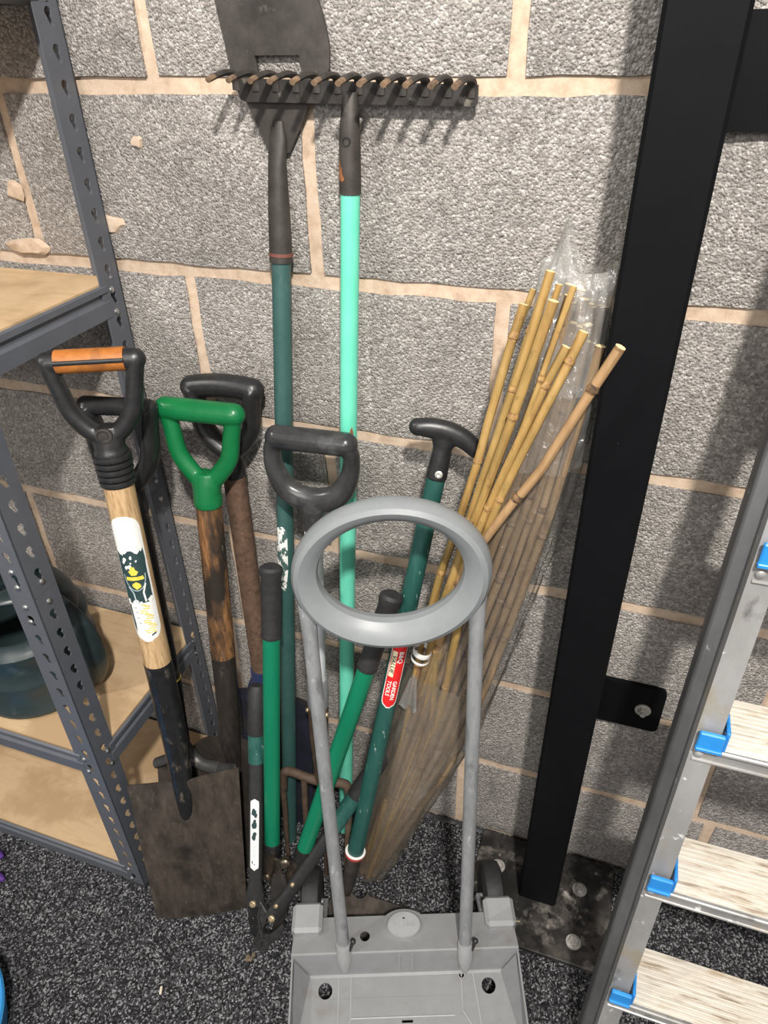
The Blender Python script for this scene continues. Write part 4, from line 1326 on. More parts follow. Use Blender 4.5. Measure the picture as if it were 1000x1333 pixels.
mb.plate([(-0.012, 0.03), (0.010, 0.035), (0.022, 0.0), (0.018, -0.05), (0.004, -0.095), (-0.012, -0.098), (-0.006, -0.06), (-0.016, -0.02)], 0.004, fn)
part('jaw', mb, M['dark_steel'], lop)

# --- black loppers with white instruction label
lob = thing('loppers', 'black loppers with white instruction label on one arm, hooked jaw on the carpet', 'loppers', (-0.045, -0.355, 0.0))
A0, A1 = Vector((-0.068, -0.322, 0.082)), Vector((-0.0965, -0.165, 0.457))
B0, B1 = Vector((-0.030, -0.326, 0.065)), Vector((0.152, -0.120, 0.412))
fa = lambda t: lerp(A0, A1, t)
fb = lambda t: lerp(B0, B1, t)
def arm(f, knee, green0, green1, end):
    mb = MB()
    ts = [-0.02, 0.04, 0.10, 0.22, 0.5, green0 + 0.02]
    rs = [(0.016, 0.006), (0.0165, 0.007), (0.012, 0.008), (0.0125, 0.0085), (0.0125, 0.0095), (0.0125, 0.0105)]
    mb.tube([f(t) for t in ts], rs, 16, hint=(1, 0.35, -0.2) if f is fa else (0.8, 0.2, -0.9), power=2.6)
    a = part('arm', mb, M['black_rubber'], lob)
    mb = MB()
    mb.tube([f(green0), f(green1 + 0.01)], [(0.0142, 0.0122), (0.0150, 0.0130)], 18, hint=(1, 0.35, -0.2))
    part('green_band', mb, M['pine_green'], a)
    mb = MB()
    ts = [0, 0.04, 0.5, 0.9, 1.0]
    rs = [1.0, 1.08, 1.05, 1.0, 0.7]
    mb.tube([f(green1 + (end - green1) * t) for t in ts], [(0.0150 * k, 0.0135 * k) for k in rs], 16, hint=(1, 0.35, -0.2))
    part('grip', mb, M['black_rubber'], a)
    return a
arm_a = arm(fa, 0.1, 0.68, 0.81, 1.03)
arm_b = arm(fb, 0.1, 0.47, 0.64, 1.02)
# label on the left arm
fla = frame(fa(0.345), A1 - A0, (1, 0.30, 0.0))
def lab_on(poly, lift, mat):
    tri = tessellate_polygon([[Vector((p[0], p[1], 0)) for p in poly]])
    vs = []
    for p in poly:
        s = p[0] / 0.0125
        vs.append(fla @ Vector((p[0], -0.0096 * math.sqrt(max(0.0, 1 - abs(s) ** 2.6)) - lift, p[1])))
    mb.add(vs, [tuple(t) for t in tri], mat)
mb = MB()
W_, H_ = 0.0150, 0.142
N_ = 28
rows = []
for j in range(N_ + 1):
    t = -H_ / 2 + H_ * j / N_
    d = H_ / 2 - abs(t)
    w = W_ / 2 if d > W_ / 2 else math.sqrt(max(1e-8, (W_ / 2) ** 2 - (W_ / 2 - d) ** 2))
    rows.append([(-w + 2 * w * k / 6, t) for k in range(7)])
vs, fs = [], []
for r_ in rows:
    for (u, t) in r_:
        s = u / 0.0125
        vs.append(fla @ Vector((u, -0.0100 * math.sqrt(max(0.0, 1 - abs(s) ** 2.6)) - 0.0006, t)))
for j in range(N_):
    for k in range(6):
        fs.append((j * 7 + k, j * 7 + k + 1, (j + 1) * 7 + k + 1, (j + 1) * 7 + k))
mb.add(vs, fs, 0)
rnd = random.Random(9)
for c in (0.044, 0.022, -0.001):
    for i in range(5):
        u, t = rnd.uniform(-0.0025, 0.003), c + rnd.uniform(-0.006, 0.006)
        lab_on([(u - .0030, t - .004), (u + .0010, t - .0045), (u + .0028, t + .002), (u + .0004, t + .005), (u - .0028, t + .0015)], 0.0015, 1)
for i in range(9):
    t = -0.018 - 0.0032 * i
    lab_on([(-0.0045, t), (0.0045 - rnd.uniform(0, .003), t), (0.0045 - rnd.uniform(0, .003), t + .0009), (-0.0045, t + .0009)], 0.0014, 2)
lab_on([(-0.0045, -0.057), (-0.0030, -0.057), (-0.0030, -0.051), (-0.0045, -0.051)], 0.0014, 1)
lab_on([(-0.0010, -0.059), (0.0010, -0.059), (0.0010, -0.057), (-0.0010, -0.057)], 0.0014, 1)
part('label', mb, [M['white_label'], M['ink_green'], M['ink_pale']], arm_a, 'white instruction label with dark pictograms')
# jaws
jo, jx = Vector((-0.068, -0.320, 0.082)), Vector((1, -0.10, -0.05)).normalized()
jn = Vector((-0.04, -0.89, 0.45)).normalized()
jy = jn.cross(jx).normalized()
if jy.z < 0:
    jy = -jy
jaw = lambda u, v, w: jo + jx * u + jy * v - jn * (w - 0.004)
mb = MB()
hook = [(0.012, 0.004), (0.028, -0.008), (0.030, -0.030), (0.026, -0.046), (0.031, -0.054), (0.043, -0.048), (0.054, -0.030), (0.061, -0.016), (0.068, -0.024), (0.060, -0.048), (0.046, -0.069), (0.040, -0.088), (0.026, -0.091), (0.014, -0.085), (0.020, -0.066), (0.022, -0.044), (0.013, -0.028)]
mb.plate(hook, 0.008, jaw)
for pl_ in (hook[8:13], hook[13:17] + hook[:2], [(0.022, -0.050), (0.030, -0.058), (0.030, -0.082)], [(0.044, -0.052), (0.038, -0.064), (0.024, -0.070)]):
    mb.tube([jaw(u * 0.96 + 0.001, v * 0.97 - 0.0005, -0.001) for (u, v) in pl_], [(0.0022, 0.0022)] * len(pl_), 8)
part('hook_jaw', mb, M['hook_grey'], lob)
mb = MB()
bl = [(-0.011, 0.008), (0.016, 0.004), (0.024, -0.036), (0.018, -0.074), (0.006, -0.078), (-0.006, -0.058), (-0.014, -0.030)]
mb.plate(bl, 0.003, lambda u, v, w: jaw(u, v, w + 0.009))
part('cutting_blade', mb, M['black_paint'], lob)
for q in ((-0.0685, -0.3305, 0.085), (-0.0295, -0.3370, 0.070), (-0.0245, -0.3235, 0.092), (0.000, -0.2985, 0.134)):
    mb = MB()
    s = 0.85 if q[2] < 0.09 and q[0] != -0.0245 else 0.55
    mb.lathe([(0.0075 * s, -0.003), (0.0075 * s, 0.001), (0.0052 * s, 0.0022), (0.0050 * s, 0.0050 * s), (0.002, 0.0058 * s)], frame(q, (-0.04, -0.89, 0.45), (1, 0, 0)), 8)
    part('bolt', mb, M['brass'], lob)

# ------------------------------------------------------------------ bamboo canes in a clear plastic sleeve
def cane(pts, r, mat, label, group, seed):
    rnd = random.Random(seed)
    P = spline(pts, 12)
    # resample evenly with swellings at the nodes
    acc = [0.0]
    for a, b in zip(P, P[1:]):
        acc.append(acc[-1] + (b - a).length)
    Ltot = acc[-1]
    def at(s):
        for i in range(len(acc) - 1):
            if acc[i + 1] >= s:
                return lerp(P[i], P[i + 1], (s - acc[i]) / max(1e-9, acc[i + 1] - acc[i]))
        return P[-1]
    nodes = []
    s = rnd.uniform(0.02, 0.14)
    while s < Ltot - 0.01:
        nodes.append(s)
        s += rnd.uniform(0.13, 0.20)
    st, rr, mm = [0.0], [r], []
    for s in nodes:
        for ds, k in ((-0.05, 1.0), (-0.007, 1.0), (-0.0035, 1.05), (-0.0010, 1.20), (0.0010, 1.16), (0.0020, 0.94), (0.0040, 1.0)):
            q = s + ds
            if q > st[-1] + 1e-4 and q < Ltot - 1e-3:
                st.append(q)
                rr.append(r * k)
    st.append(Ltot)
    rr.append(r)
    for a, b in zip(st, st[1:]):
        mm.append(1 if (b - a) < 0.0036 else 0)
    mb = MB()
    c0 = rnd.uniform(0.9, 1.0)
    mb.tube([at(s) for s in st], [q * (1.08 - 0.20 * (Ltot - s) / Ltot * c0) if False else q for q, s in zip(rr, st)], 9, mat=0, mats=mm, capmat=2)
    base = Vector(pts[-1])
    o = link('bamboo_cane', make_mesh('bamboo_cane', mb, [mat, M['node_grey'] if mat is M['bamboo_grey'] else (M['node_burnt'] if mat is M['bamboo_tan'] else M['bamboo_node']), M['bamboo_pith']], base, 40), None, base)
    o['label'] = label
    o['category'] = 'bamboo cane'
    o['group'] = group
    return o
CANES = [
 [(0.284, -0.085, 1.131), (0.267, -0.099, 1.049), (0.235, -0.113, 0.868), (0.195, -0.127, 0.696)],
 [(0.291, -0.070, 1.144), (0.270, -0.087, 1.063), (0.244, -0.104, 0.911), (0.199, -0.121, 0.692)],
 [(0.306, -0.104, 1.145), (0.284, -0.115, 1.048), (0.246, -0.125, 0.842), (0.211, -0.136, 0.708)],
 [(0.320, -0.124, 1.150), (0.303, -0.131, 1.075), (0.271, -0.138, 0.934), (0.221, -0.146, 0.736)],
 [(0.312, -0.110, 1.176), (0.299, -0.118, 1.106), (0.275, -0.124, 0.995), (0.225, -0.130, 0.756)],
 [(0.322, -0.106, 1.162), (0.309, -0.114, 1.101), (0.286, -0.121, 0.995), (0.232, -0.127, 0.756)],
 [(0.338, -0.118, 1.165), (0.322, -0.125, 1.093), (0.296, -0.133, 0.969), (0.241, -0.138, 0.761)],
 [(0.338, -0.118, 1.100), (0.314, -0.128, 1.033), (0.279, -0.140, 0.919), (0.230, -0.148, 0.740)],
 [(0.354, -0.112, 1.116), (0.333, -0.123, 1.052), (0.297, -0.137, 0.948), (0.254, -0.147, 0.785)],
 [(0.394, -0.157, 1.120), (0.365, -0.157, 1.051), (0.325, -0.157, 0.953), (0.253, -0.156, 0.814)],
]
CLAB = ['yellow bamboo cane at the left edge of the bundle, thick with one swollen joint',
        'thin yellow bamboo cane just behind the left edge cane of the bundle',
        'yellow bamboo cane whose pale round top ends below the tallest cane',
        'thick yellow bamboo cane with a double joint ring just under its top',
        'tallest yellow bamboo cane, its cut top highest against the clear sleeve',
        'short-showing thin bamboo cane between the tallest cane and the knobbly thin one',
        'thin knobbly yellow bamboo cane with several close joints, right of the double-ringed one',
        'yellow bamboo cane with a round pale cut end lowest of the upright ones',
        'thick yellow bamboo cane next to the greyish ones, its cut end beside the sleeve',
        'tan bamboo cane slanting across the black post, dark burn marks at its joints']
CR = [0.0054, 0.0038, 0.0051, 0.0058, 0.0051, 0.0036, 0.0036, 0.0050, 0.0056, 0.0057]
rb_ = random.Random(11)
for i, c in enumerate(CANES):
    bx, by = 0.088 + rb_.uniform(-0.016, 0.016), -0.160 + rb_.uniform(-0.016, 0.014)
    midx = 0.165 + 0.020 * (i % 3) + 0.004 * (i // 3)
    mid = (midx, -0.150 + 0.010 * ((i * 2) % 4), 0.45)
    low_ = (lerp(mid, (bx, by, 0), 0.55).x, lerp(mid, (bx, by, 0), 0.55).y, 0.2)
    cane(c + [mid, low_, (bx, by, 0.001)], CR[i], M['bamboo_tan'] if i == 9 else M['bamboo'], CLAB[i], 'bamboo canes leaning in the clear sleeve', 100 + i)
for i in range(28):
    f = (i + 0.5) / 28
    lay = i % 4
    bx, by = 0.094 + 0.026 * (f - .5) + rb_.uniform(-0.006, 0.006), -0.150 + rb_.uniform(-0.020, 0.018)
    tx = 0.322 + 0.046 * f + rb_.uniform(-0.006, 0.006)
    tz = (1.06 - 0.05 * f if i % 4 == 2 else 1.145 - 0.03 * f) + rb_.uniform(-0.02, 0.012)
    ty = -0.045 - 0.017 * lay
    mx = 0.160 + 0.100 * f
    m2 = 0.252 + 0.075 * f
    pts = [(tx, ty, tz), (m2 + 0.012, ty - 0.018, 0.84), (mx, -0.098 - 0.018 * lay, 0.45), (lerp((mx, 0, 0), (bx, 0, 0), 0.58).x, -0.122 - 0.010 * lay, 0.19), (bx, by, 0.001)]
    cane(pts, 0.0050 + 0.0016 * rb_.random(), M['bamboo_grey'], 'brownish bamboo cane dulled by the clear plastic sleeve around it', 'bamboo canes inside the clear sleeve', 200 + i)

# the sleeve itself
sleeve = thing('plastic_sleeve', 'crinkled clear plastic sleeve around the bamboo canes', 'plastic bag', (0.09, -0.155, 0.0))
LV = [(0.002, 0.093, -0.152, 0.036, 0.033), (0.05, 0.106, -0.146, 0.042, 0.036), (0.12, 0.122, -0.142, 0.046, 0.040), (0.25, 0.154, -0.136, 0.058, 0.045), (0.45, 0.207, -0.128, 0.072, 0.048), (0.60, 0.243, -0.112, 0.070, 0.046),
      (0.75, 0.280, -0.098, 0.062, 0.044), (0.90, 0.310, -0.088, 0.056, 0.042), (1.02, 0.328, -0.078, 0.050, 0.040), (1.10, 0.336, -0.072, 0.044, 0.036), (1.14, 0.338, -0.070, 0.043, 0.032), (1.165, 0.340, -0.068, 0.040, 0.027), (1.19, 0.342, -0.066, 0.037, 0.021)]
mb = MB()
rnd = random.Random(21)
SEG = 56
rings = []
zz = []
for i in range(len(LV) - 1):
    k = 9 if i > 0 else 4
    for j in range(k):
        t = j / k
        zz.append([LV[i][q] + (LV[i + 1][q] - LV[i][q]) * t for q in range(5)])
zz.append(list(LV[-1]))
vs = []
for j, (z, cx, cy, a, b) in enumerate(zz):
    for k in range(SEG):
        th_ = 2 * math.pi * k / SEG
        wr = 0.0022 * math.sin(7 * th_ + z * 9) + 0.0016 * math.sin(15 * th_ - z * 31 + 1.7) + 0.0014 * math.sin(23 * th_ + z * 57) + rnd.uniform(-0.0007, 0.0007)
        wr = wr * (1.0 - 0.5 * max(0.0, (z - 1.02) / 0.17)) + 0.006 * max(0.0, (z - 1.02) / 0.17) * math.sin(5 * th_ + z * 46)
        x = cx + (a + wr) * math.cos(th_)
        y = cy + (b + wr) * math.sin(th_)
        zt = z
        if z > 1.13:       # two drooping corners at the open top
            u = (z - 1.13) / 0.06
            zt = z + u * (0.052 * math.exp(-((math.cos(th_) + 0.60) / 0.30) ** 2) + 0.012 * math.exp(-((math.cos(th_) - 1.0) / 0.3) ** 2) - 0.022)
        x = min(x, 0.3775)
        y = min(y, -0.010)
        vs.append((x, y, max(zt, 0.002)))
nj = len(zz)
fs = []
for j in range(nj - 1):
    for k in range(SEG):
        k2 = (k + 1) % SEG
        fs.append((j * SEG + k, j * SEG + k2, (j + 1) * SEG + k2, (j + 1) * SEG + k))
mb.add(vs, fs)
cut = min(j for j in range(nj) if zz[j][0] > 1.035) * SEG
mb.f, fs = [f for f in fs if max(f) < cut + SEG], [f for f in fs if min(f) >= cut]
low_cut = min(j for j in range(nj) if zz[j][0] > 0.56) * SEG
mid_cut = min(j for j in range(nj) if zz[j][0] > 0.93) * SEG
mb.m = [1 if max(f) < low_cut + SEG else (2 if min(f) >= mid_cut else 0) for f in mb.f]
part('film', mb, [M['film'], M['film_dusty'], M['film_cloudy']], sleeve, angle=80)
mb = MB()
mb.add(vs, fs)
part('crumpled_top', mb, M['film_crumpled'], sleeve, 'crumpled open top of the sleeve', angle=60)
# loose torn foot of the film on the carpet
mb = MB()
def foot(u, v):
    x = 0.105 + 0.045 * u + 0.012 * v
    y = -0.130 + 0.055 * u - 0.010 * math.sin(v * 5)
    z = 0.012 + 0.055 * v * (1 - 0.3 * u) + 0.006 * math.sin(9 * u + 5 * v)
    return (x, y, z)
mb.grid(foot, 10, 8, 0.0004)
part('torn_foot', mb, M['film_crumpled'], sleeve, angle=80)
# torn strip that hangs from the band
mb = MB()
def flap(u, v):
    x = 0.186 + 0.020 * (u - 0.5) * (0.5 + v) - 0.014 * v
    y = -0.176 - 0.006 * math.sin(u * 9) * 0.6 + 0.012 * v
    return (x, y, 0.598 - 0.085 * v + 0.006 * math.sin(u * 12) * v)
mb.grid(flap, 14, 8, 0.0004)
part('torn_flap', mb, M['film_crumpled'], sleeve, angle=80)
# white paper band
mb = MB()
for dz in (0.0, -0.016):
    fr = frame((0.191 + dz * .2, -0.150, 0.628 + dz), (0.25, 0.05, 1), (1, 0, 0))
    w = 0.010 if dz == 0 else 0.005
    mb.lathe([(0.0135, -w / 2), (0.0142, 0), (0.0135, w / 2)], fr, 24)
band = solo('paper_band', MB(), [], 'white paper band tied round a few canes beside the red label', 'band', (0.196, -0.146, 0.62)) if False else None
mb2 = MB()
mb2.v, mb2.f, mb2.m = mb.v, [f for f in mb.f if len(f) == 4], [0] * len([f for f in mb.f if len(f) == 4])
solo('paper_band', mb2, M['white_label'], 'white paper band tied round a few canes beside the red label', 'band', (0.196, -0.146, 0.62))
# black strip with lime pieces tucked behind the sleeve
mb = MB()
P0, P1 = Vector((0.3405, -0.060, 0.818)), Vector((0.262, -0.045, 0.54))
mb.tube([P0, lerp(P0, P1, 0.12)], [(0.004, 0.0015)] * 2, 8, hint=(1, 0, 0), mat=1)
mb.tube([lerp(P0, P1, 0.12), lerp(P0, P1, 0.36)], [(0.005, 0.002)] * 2, 8, hint=(1, 0, 0), mat=0)
mb.tube([lerp(P0, P1, 0.36), lerp(P0, P1, 0.48)], [(0.0055, 0.0015)] * 2, 8, hint=(1, 0, 0), mat=1)
mb.tube([lerp(P0, P1, 0.48), P1, (0.15, -0.07, 0.002)], [(0.004, 0.002)] * 3, 8, hint=(1, 0, 0), mat=0)
solo('black_strip', mb, [M['black_plastic'], M['lime']], 'thin black strip with lime green pieces, behind the lower edge of the sleeve', 'stake', P1)

# ------------------------------------------------------------------ grey cart with ring handle
CO = Vector((0.2, -0.26, 0.0))
rc, fc = Vector((0.9375, 0.348, 0)), Vector((0.348, -0.9375, 0))
CW = lambda u, v, z: CO + rc * (u - 0.006) + fc * v + Vector((0, 0, z))
cart = thing('garden_cart', 'wheeled grey plastic cart with oval ring handle on two steel tubes', 'cart', CO)
mb = MB()
# ledge with holes
hw = 0.187
ledge = [(-hw, 0.014), (hw, 0.014), (hw + 0.003, 0.071), (-hw - 0.003, 0.071)]
mb.plate(ledge, 0.003, lambda u, v, w: CW(u, v, 0.112 - w), [ring_poly(-0.067, 0.047, 0.0085, 14), [(-0.012, 0.058), (-0.0085, 0.058), (-0.0085, 0.065), (-0.012, 0.065)], [(0.0085, 0.058), (0.012, 0.058), (0.012, 0.065), (0.0085, 0.065)]])
def strip(rows, thick_dir=None):
    """bent sheet from rows of (u0, u1, v, z)."""
    vs = []
    for (u0, u1, v, z) in rows:
        vs += [CW(u0, v, z), CW(u1, v, z)]
    fs = [(2 * i, 2 * i + 1, 2 * i + 3, 2 * i + 2) for i in range(len(rows) - 1)]
    mb.add(vs, fs)
# rolled fold between ledge and face, then the face down to the tray
strip([(-hw - 0.003, hw + 0.003, 0.071, 0.112), (-hw - 0.003, hw + 0.003, 0.0735, 0.1112), (-hw - 0.003, hw + 0.003, 0.0750, 0.109), (-hw + 0.002, hw - 0.002, 0.083, 0.070), (-hw + 0.004, hw - 0.004, 0.0855, 0.0655), (-hw + 0.005, hw - 0.005, 0.090, 0.064)])
# back skirt under the ledge
strip([(-hw, hw, 0.014, 0.112), (-hw, hw, 0.011, 0.106), (-hw, hw, 0.012, 0.060)])
tray = [(-hw + 0.005, 0.088), (hw - 0.005, 0.088), (hw + 0.004, 0.33), (-hw - 0.004, 0.33)]
slot = [(0.11, 0.165), (0.16, 0.162), (0.165, 0.180), (0.11, 0.184)]
mb.plate(tray, 0.003, lambda u, v, w: CW(u, v, 0.0640 - 0.20 * (v - 0.088) - w), [ring_poly(-0.135, 0.1075, 0.0118, 18, 0.0118), ring_poly(0.138, 0.1075, 0.0118, 18), [(-0.009, 0.150), (0.009, 0.150), (0.009, 0.154), (-0.009, 0.154)], slot])
body = part('body', mb, M['grey_plastic'], cart)
# raised ribs and pressed lines of the tray
mb = MB()
def rib(a, b, w=0.0016, h=0.0016):
    za, zb = 0.0640 - 0.20 * (a[1] - 0.088), 0.0640 - 0.20 * (b[1] - 0.088)
    mb.tube([CW(a[0], a[1], za), CW(b[0], b[1], zb)], [(w, h)] * 2, 6, hint=(0, 0, 1))
rib((-0.112, 0.09), (-0.116, 0.30)); rib((-0.092, 0.09), (-0.092, 0.146)); rib((0.114, 0.09), (0.120, 0.16)); rib((0.094, 0.09), (0.092, 0.140))
rib((-0.092, 0.146), (0.078, 0.146)); rib((-0.092, 0.146), (-0.100, 0.158)); rib((0.092, 0.140), (0.104, 0.158))
for u in (-0.010, 0.012):
    mb.tube([CW(u, 0.0765, 0.106), CW(u, 0.0835, 0.070)], [(0.0012, 0.0012)] * 2, 6)
for (u, v) in ((0.094, 0.0905 + 0.002), (0.170, 0.0905)):
    c = CW(u, v, 0.0640)
    prof = [(0.0062, 0.0), (0.0062, 0.0016), (0.0045, 0.0016), (0.0045, 0.0)]
    mb.lathe(prof, Matrix.Translation(c), 16)
part('ribs', mb, M['light_grey_plastic'], body)
# side walls of the tray
for s in (-1, 1):
    mb = MB()
    g0, g1, g2 = CW(s * (hw - 0.002), 0.080, 0.106), CW(s * (hw - 0.026), 0.088, 0.065), CW(s * (hw - 0.001), 0.205, 0.044)
    g3 = CW(s * (hw - 0.001), 0.086, 0.064)
    mb.add([g0, g1, g2, g3], [(0, 1, 2), (0, 3, 1), (1, 3, 2), (0, 2, 3)])
    part('gusset', mb, M['grey_plastic'], body)
    mb = MB()
    def wall_fn(a, b):
        v = 0.072 + 0.26 * a
        z0 = 0.064 - 0.20 * (v - 0.088)
        return CW(s * (hw + 0.003 * b - 0.002), v, z0 + (0.110 - 0.055 * a - z0) * b if v > 0.07 else 0.1)
    mb.grid(wall_fn, 14, 4, 0.003)
    part('side_wall', mb, M['grey_plastic'], cart)
# wheel arches and wheels
for s in (-1, 1):
    u0 = s * 0.165
    mb = MB()
    R3 = Matrix((rc, fc, Vector((0, 0, 1)))).transposed()
    mb.box(CW(u0, 0.020, 0.106), (0.052, 0.050, 0.052), R3, bevel=0.006)
    part('wheel_arch', mb, M['light_grey_plastic'], cart)
    mb = MB()
    fr = frame(CW(u0, -0.040, 0.0605), rc, (0, 0, 1))
    mb.lathe([(0.020, -0.018), (0.050, -0.018), (0.058, -0.014), (0.060, -0.008), (0.060, 0.008), (0.058, 0.014), (0.050, 0.018), (0.020, 0.018), (0.014, 0.012), (0.008, 0.012), (0.008, -0.012), (0.014, -0.012)], fr, 36, closed=True)
    wh = part('wheel', mb, M['black_rubber'], cart)
    mb = MB()
    mb.tube([CW(u0 - s * 0.028, -0.040, 0.0605), CW(u0 + s * 0.020, -0.040, 0.0605)], 0.006, 12)
    mb.tube([CW(u0 - s * 0.024, -0.040, 0.0605), CW(u0 - s * 0.024, 0.012, 0.09)], 0.006, 10)
    part('axle', mb, M['galvanised'], wh)
# cap in its recess
mb = MB()
capc = CW(0.0, 0.033, 0.116)
fr = frame(capc, Vector((0, 0, 1)) + fc * 0.06, rc) @ Matrix.Diagonal((1.0, 0.74, 1, 1))
mb.lathe([(0.0285, -0.006), (0.0290, 0.002), (0.0275, 0.0042), (0.001, 0.0048)], fr, 36)
cp = part('cap', mb, M['light_grey_plastic'], cart)
mb = MB()
mb.lathe([(0.0300, -0.004), (0.040, -0.0042), (0.042, -0.0035), (0.0300, -0.0025)], fr @ Matrix.Translation((0, -0.004, 0)), 36)
part('recess', mb, M['grey_plastic'], cart)
mb = MB()
mb.box(fr @ Vector((0, 0.0125, 0.0046)), (0.0035, 0.003, 0.0016), fr.to_3x3())
part('slot', mb, M['ink_black'], cp)
mb = MB()      # moulded mark: a cross flourish and upright strokes
for a, b in (((-0.0185, -0.006), (-0.008, 0.005)), ((-0.018, 0.005), (-0.0075, -0.006)), ((-0.020, 0.001), (-0.012, -0.001)), ((0.0, -0.004), (0.0, 0.003)), ((0.0, 0.003), (0.005, 0.0035)), ((0.005, -0.004), (0.005, 0.0035)), ((0.009, -0.004), (0.009, 0.003)), ((0.013, -0.004), (0.013, 0.006)), ((0.017, -0.004), (0.017, 0.006)), ((-0.003, -0.0045), (0.018, -0.0048))):
    mb.tube([fr @ Vector((a[0], a[1], 0.0046)), fr @ Vector((b[0], b[1], 0.0046))], 0.0007, 6)
part('moulded_mark', mb, M['light_grey_plastic'], cp)
# tubes, boots and the ring
TL0, TL1 = Vector((0.121, -0.358, 0.112)), Vector((0.062, -0.250, 0.742))
TR0, TR1 = Vector((0.313, -0.293, 0.112)), Vector((0.275, -0.190, 0.762))
for a, b in ((TL0, TL1), (TR0, TR1)):
    mb = MB()
    b = b + (b - a).normalized() * 0.022
    mb.tube([a, lerp(a, b, 0.90), lerp(a, b, 0.955), b], [0.0103, 0.0103, 0.0112, 0.0120], 20)
    tb = part('handle_tube', mb, M['galvanised'], cart)
    mb = MB()
    pts = [a + Vector((0, 0, 0.014)), a + Vector((0.001, -0.003, 0.004)), a + fc * 0.010 + Vector((0, 0, -0.016)), a + fc * 0.016 + Vector((0, 0, -0.036)), a + fc * 0.019 + Vector((0, 0, -0.046))]
    mb.tube(pts, [(0.0122, 0.0122), (0.0135, 0.0130), (0.0130, 0.0105), (0.0090, 0.0060), (0.003, 0.002)], 18, hint=rc)
    part('tube_boot', mb, M['light_grey_plastic'], tb)
    mb = MB()
    mb.tube([a + Vector((0.012, -0.004, 0.008)), a + Vector((0.016, 0.004, 0.024))], 0.003, 8)
    mb.sphere(a + Vector((0.016, 0.004, 0.024)), 0.0048, 10)
    part('latch', mb, M['black_plastic'], tb)
# oval ring, its plane follows the lean of the tubes
RCc = Vector((0.165, -0.213, 0.817))
rx_ = Vector((0.27, 0.075, 0.075)).normalized()
ry_ = Vector((-0.018, 0.004, 0.24))
ry_ = (ry_ - rx_ * ry_.dot(rx_)).normalized()
rn_ = rx_.cross(ry_)
if rn_.y > 0:
    rn_ = -rn_
mb = MB()
SEGR, CS = 72, 16
AX, AY = 0.1115, 0.0950
sec = [(0.0172, 0.002), (0.0158, 0.0105), (0.0115, 0.0175), (0.0050, 0.0215), (-0.0030, 0.0180), (-0.0105, 0.0120), (-0.0165, 0.0050), (-0.0180, -0.003), (-0.0160, -0.0115), (-0.009, -0.0170), (0.005, -0.0170), (0.0130, -0.0135), (0.0168, -0.006)]
vs = []
for i in range(SEGR):
    a = 2 * math.pi * i / SEGR
    ca, sa = math.cos(a), math.sin(a)
    d = Vector((ca / AX, sa / AY)).normalized()
    for (q, w) in sec:
        k = 0.86 + 0.28 * (0.5 - 0.5 * sa)
        vs.append(RCc + rx_ * (AX * ca + d.x * q * k) + ry_ * (AY * sa + d.y * q * k) + rn_ * (w * (0.9 + 0.2 * (0.5 - 0.5 * sa))))
n = len(sec)
fs = []
for i in range(SEGR):
    j = (i + 1) % SEGR
    for k in range(n):
        k2 = (k + 1) % n
        fs.append((i * n + k, i * n + k2, j * n + k2, j * n + k))
mb.add(vs, fs)
part('ring_handle', mb, M['ring_grey'], cart, 'thick oval grey plastic ring', angle=24)

# ------------------------------------------------------------------ aluminium stepladder
LA, LD = Vector((0.513, -0.386, 0.0)), Vector((0.0352, 0.1625, 1.0))    # foot of the near left stile and its direction per metre of height
lad = thing('stepladder', 'paint-splashed aluminium stepladder with worn cream treads and blue brackets', 'ladder', (0.72, -0.386, 0.0))
LW = 0.46
HTOP = 1.95
ld = LD.normalized()
ln = Vector((0, -ld.z, ld.y)).normalized()           # out of the front of the ladder
stiles = []
for s in (0, 1):
    mb = MB()
    x_out = Vector((-1, 0, 0)) if s == 0 else Vector((1, 0, 0))
    o = LA + Vector((LW + 0.02, 0, 0)) * s
    dirv = Vector((LD.x if s == 0 else -LD.x * 0.6, LD.y, 1))
    # channel section: web on the outside, two flanges turned inward
    prof = [(-0.008, 0.0), (-0.034, 0.0), (-0.034, 0.003), (-0.011, 0.003), (-0.011, 0.025), (-0.034, 0.025), (-0.034, 0.028), (-0.008, 0.028)]
    a, b = o + Vector((0, 0, 0.01)), o + dirv * HTOP
    vs = [q + x_out * p[0] - ln * p[1] for q in (a, b) for p in prof]
    n = len(prof)
    fs = [(i, (i + 1) % n, (i + 1) % n + n, i + n) for i in range(n)] + [tuple(range(n)), tuple(reversed(range(n, 2 * n)))]
    mb.add(vs, fs)
    st = part('stile', mb, M['aluminium'], lad)
    mb = MB()
    # the folded rear leg lies just outside and behind the stile
    q0, q1 = a - x_out * 0.001 - ln * 0.036, o + dirv * (HTOP - 0.10) - x_out * 0.001 - ln * 0.036
    hx = x_out
    mb.tube([q0, q1], [(0.0105, 0.017)] * 2, 16, hint=hx, power=5)
    part('rear_leg', mb, M['shaded_aluminium'], lad)
    stiles.append(st)
    mb = MB()
    c = o - x_out * 0.011 - ln * 0.030 + Vector((0, 0, 0.012))
    mb.box(c, (0.044, 0.066, 0.024), bevel=0.004)
    part('foot', mb, M['black_rubber'], st)
STEP = 0.2345
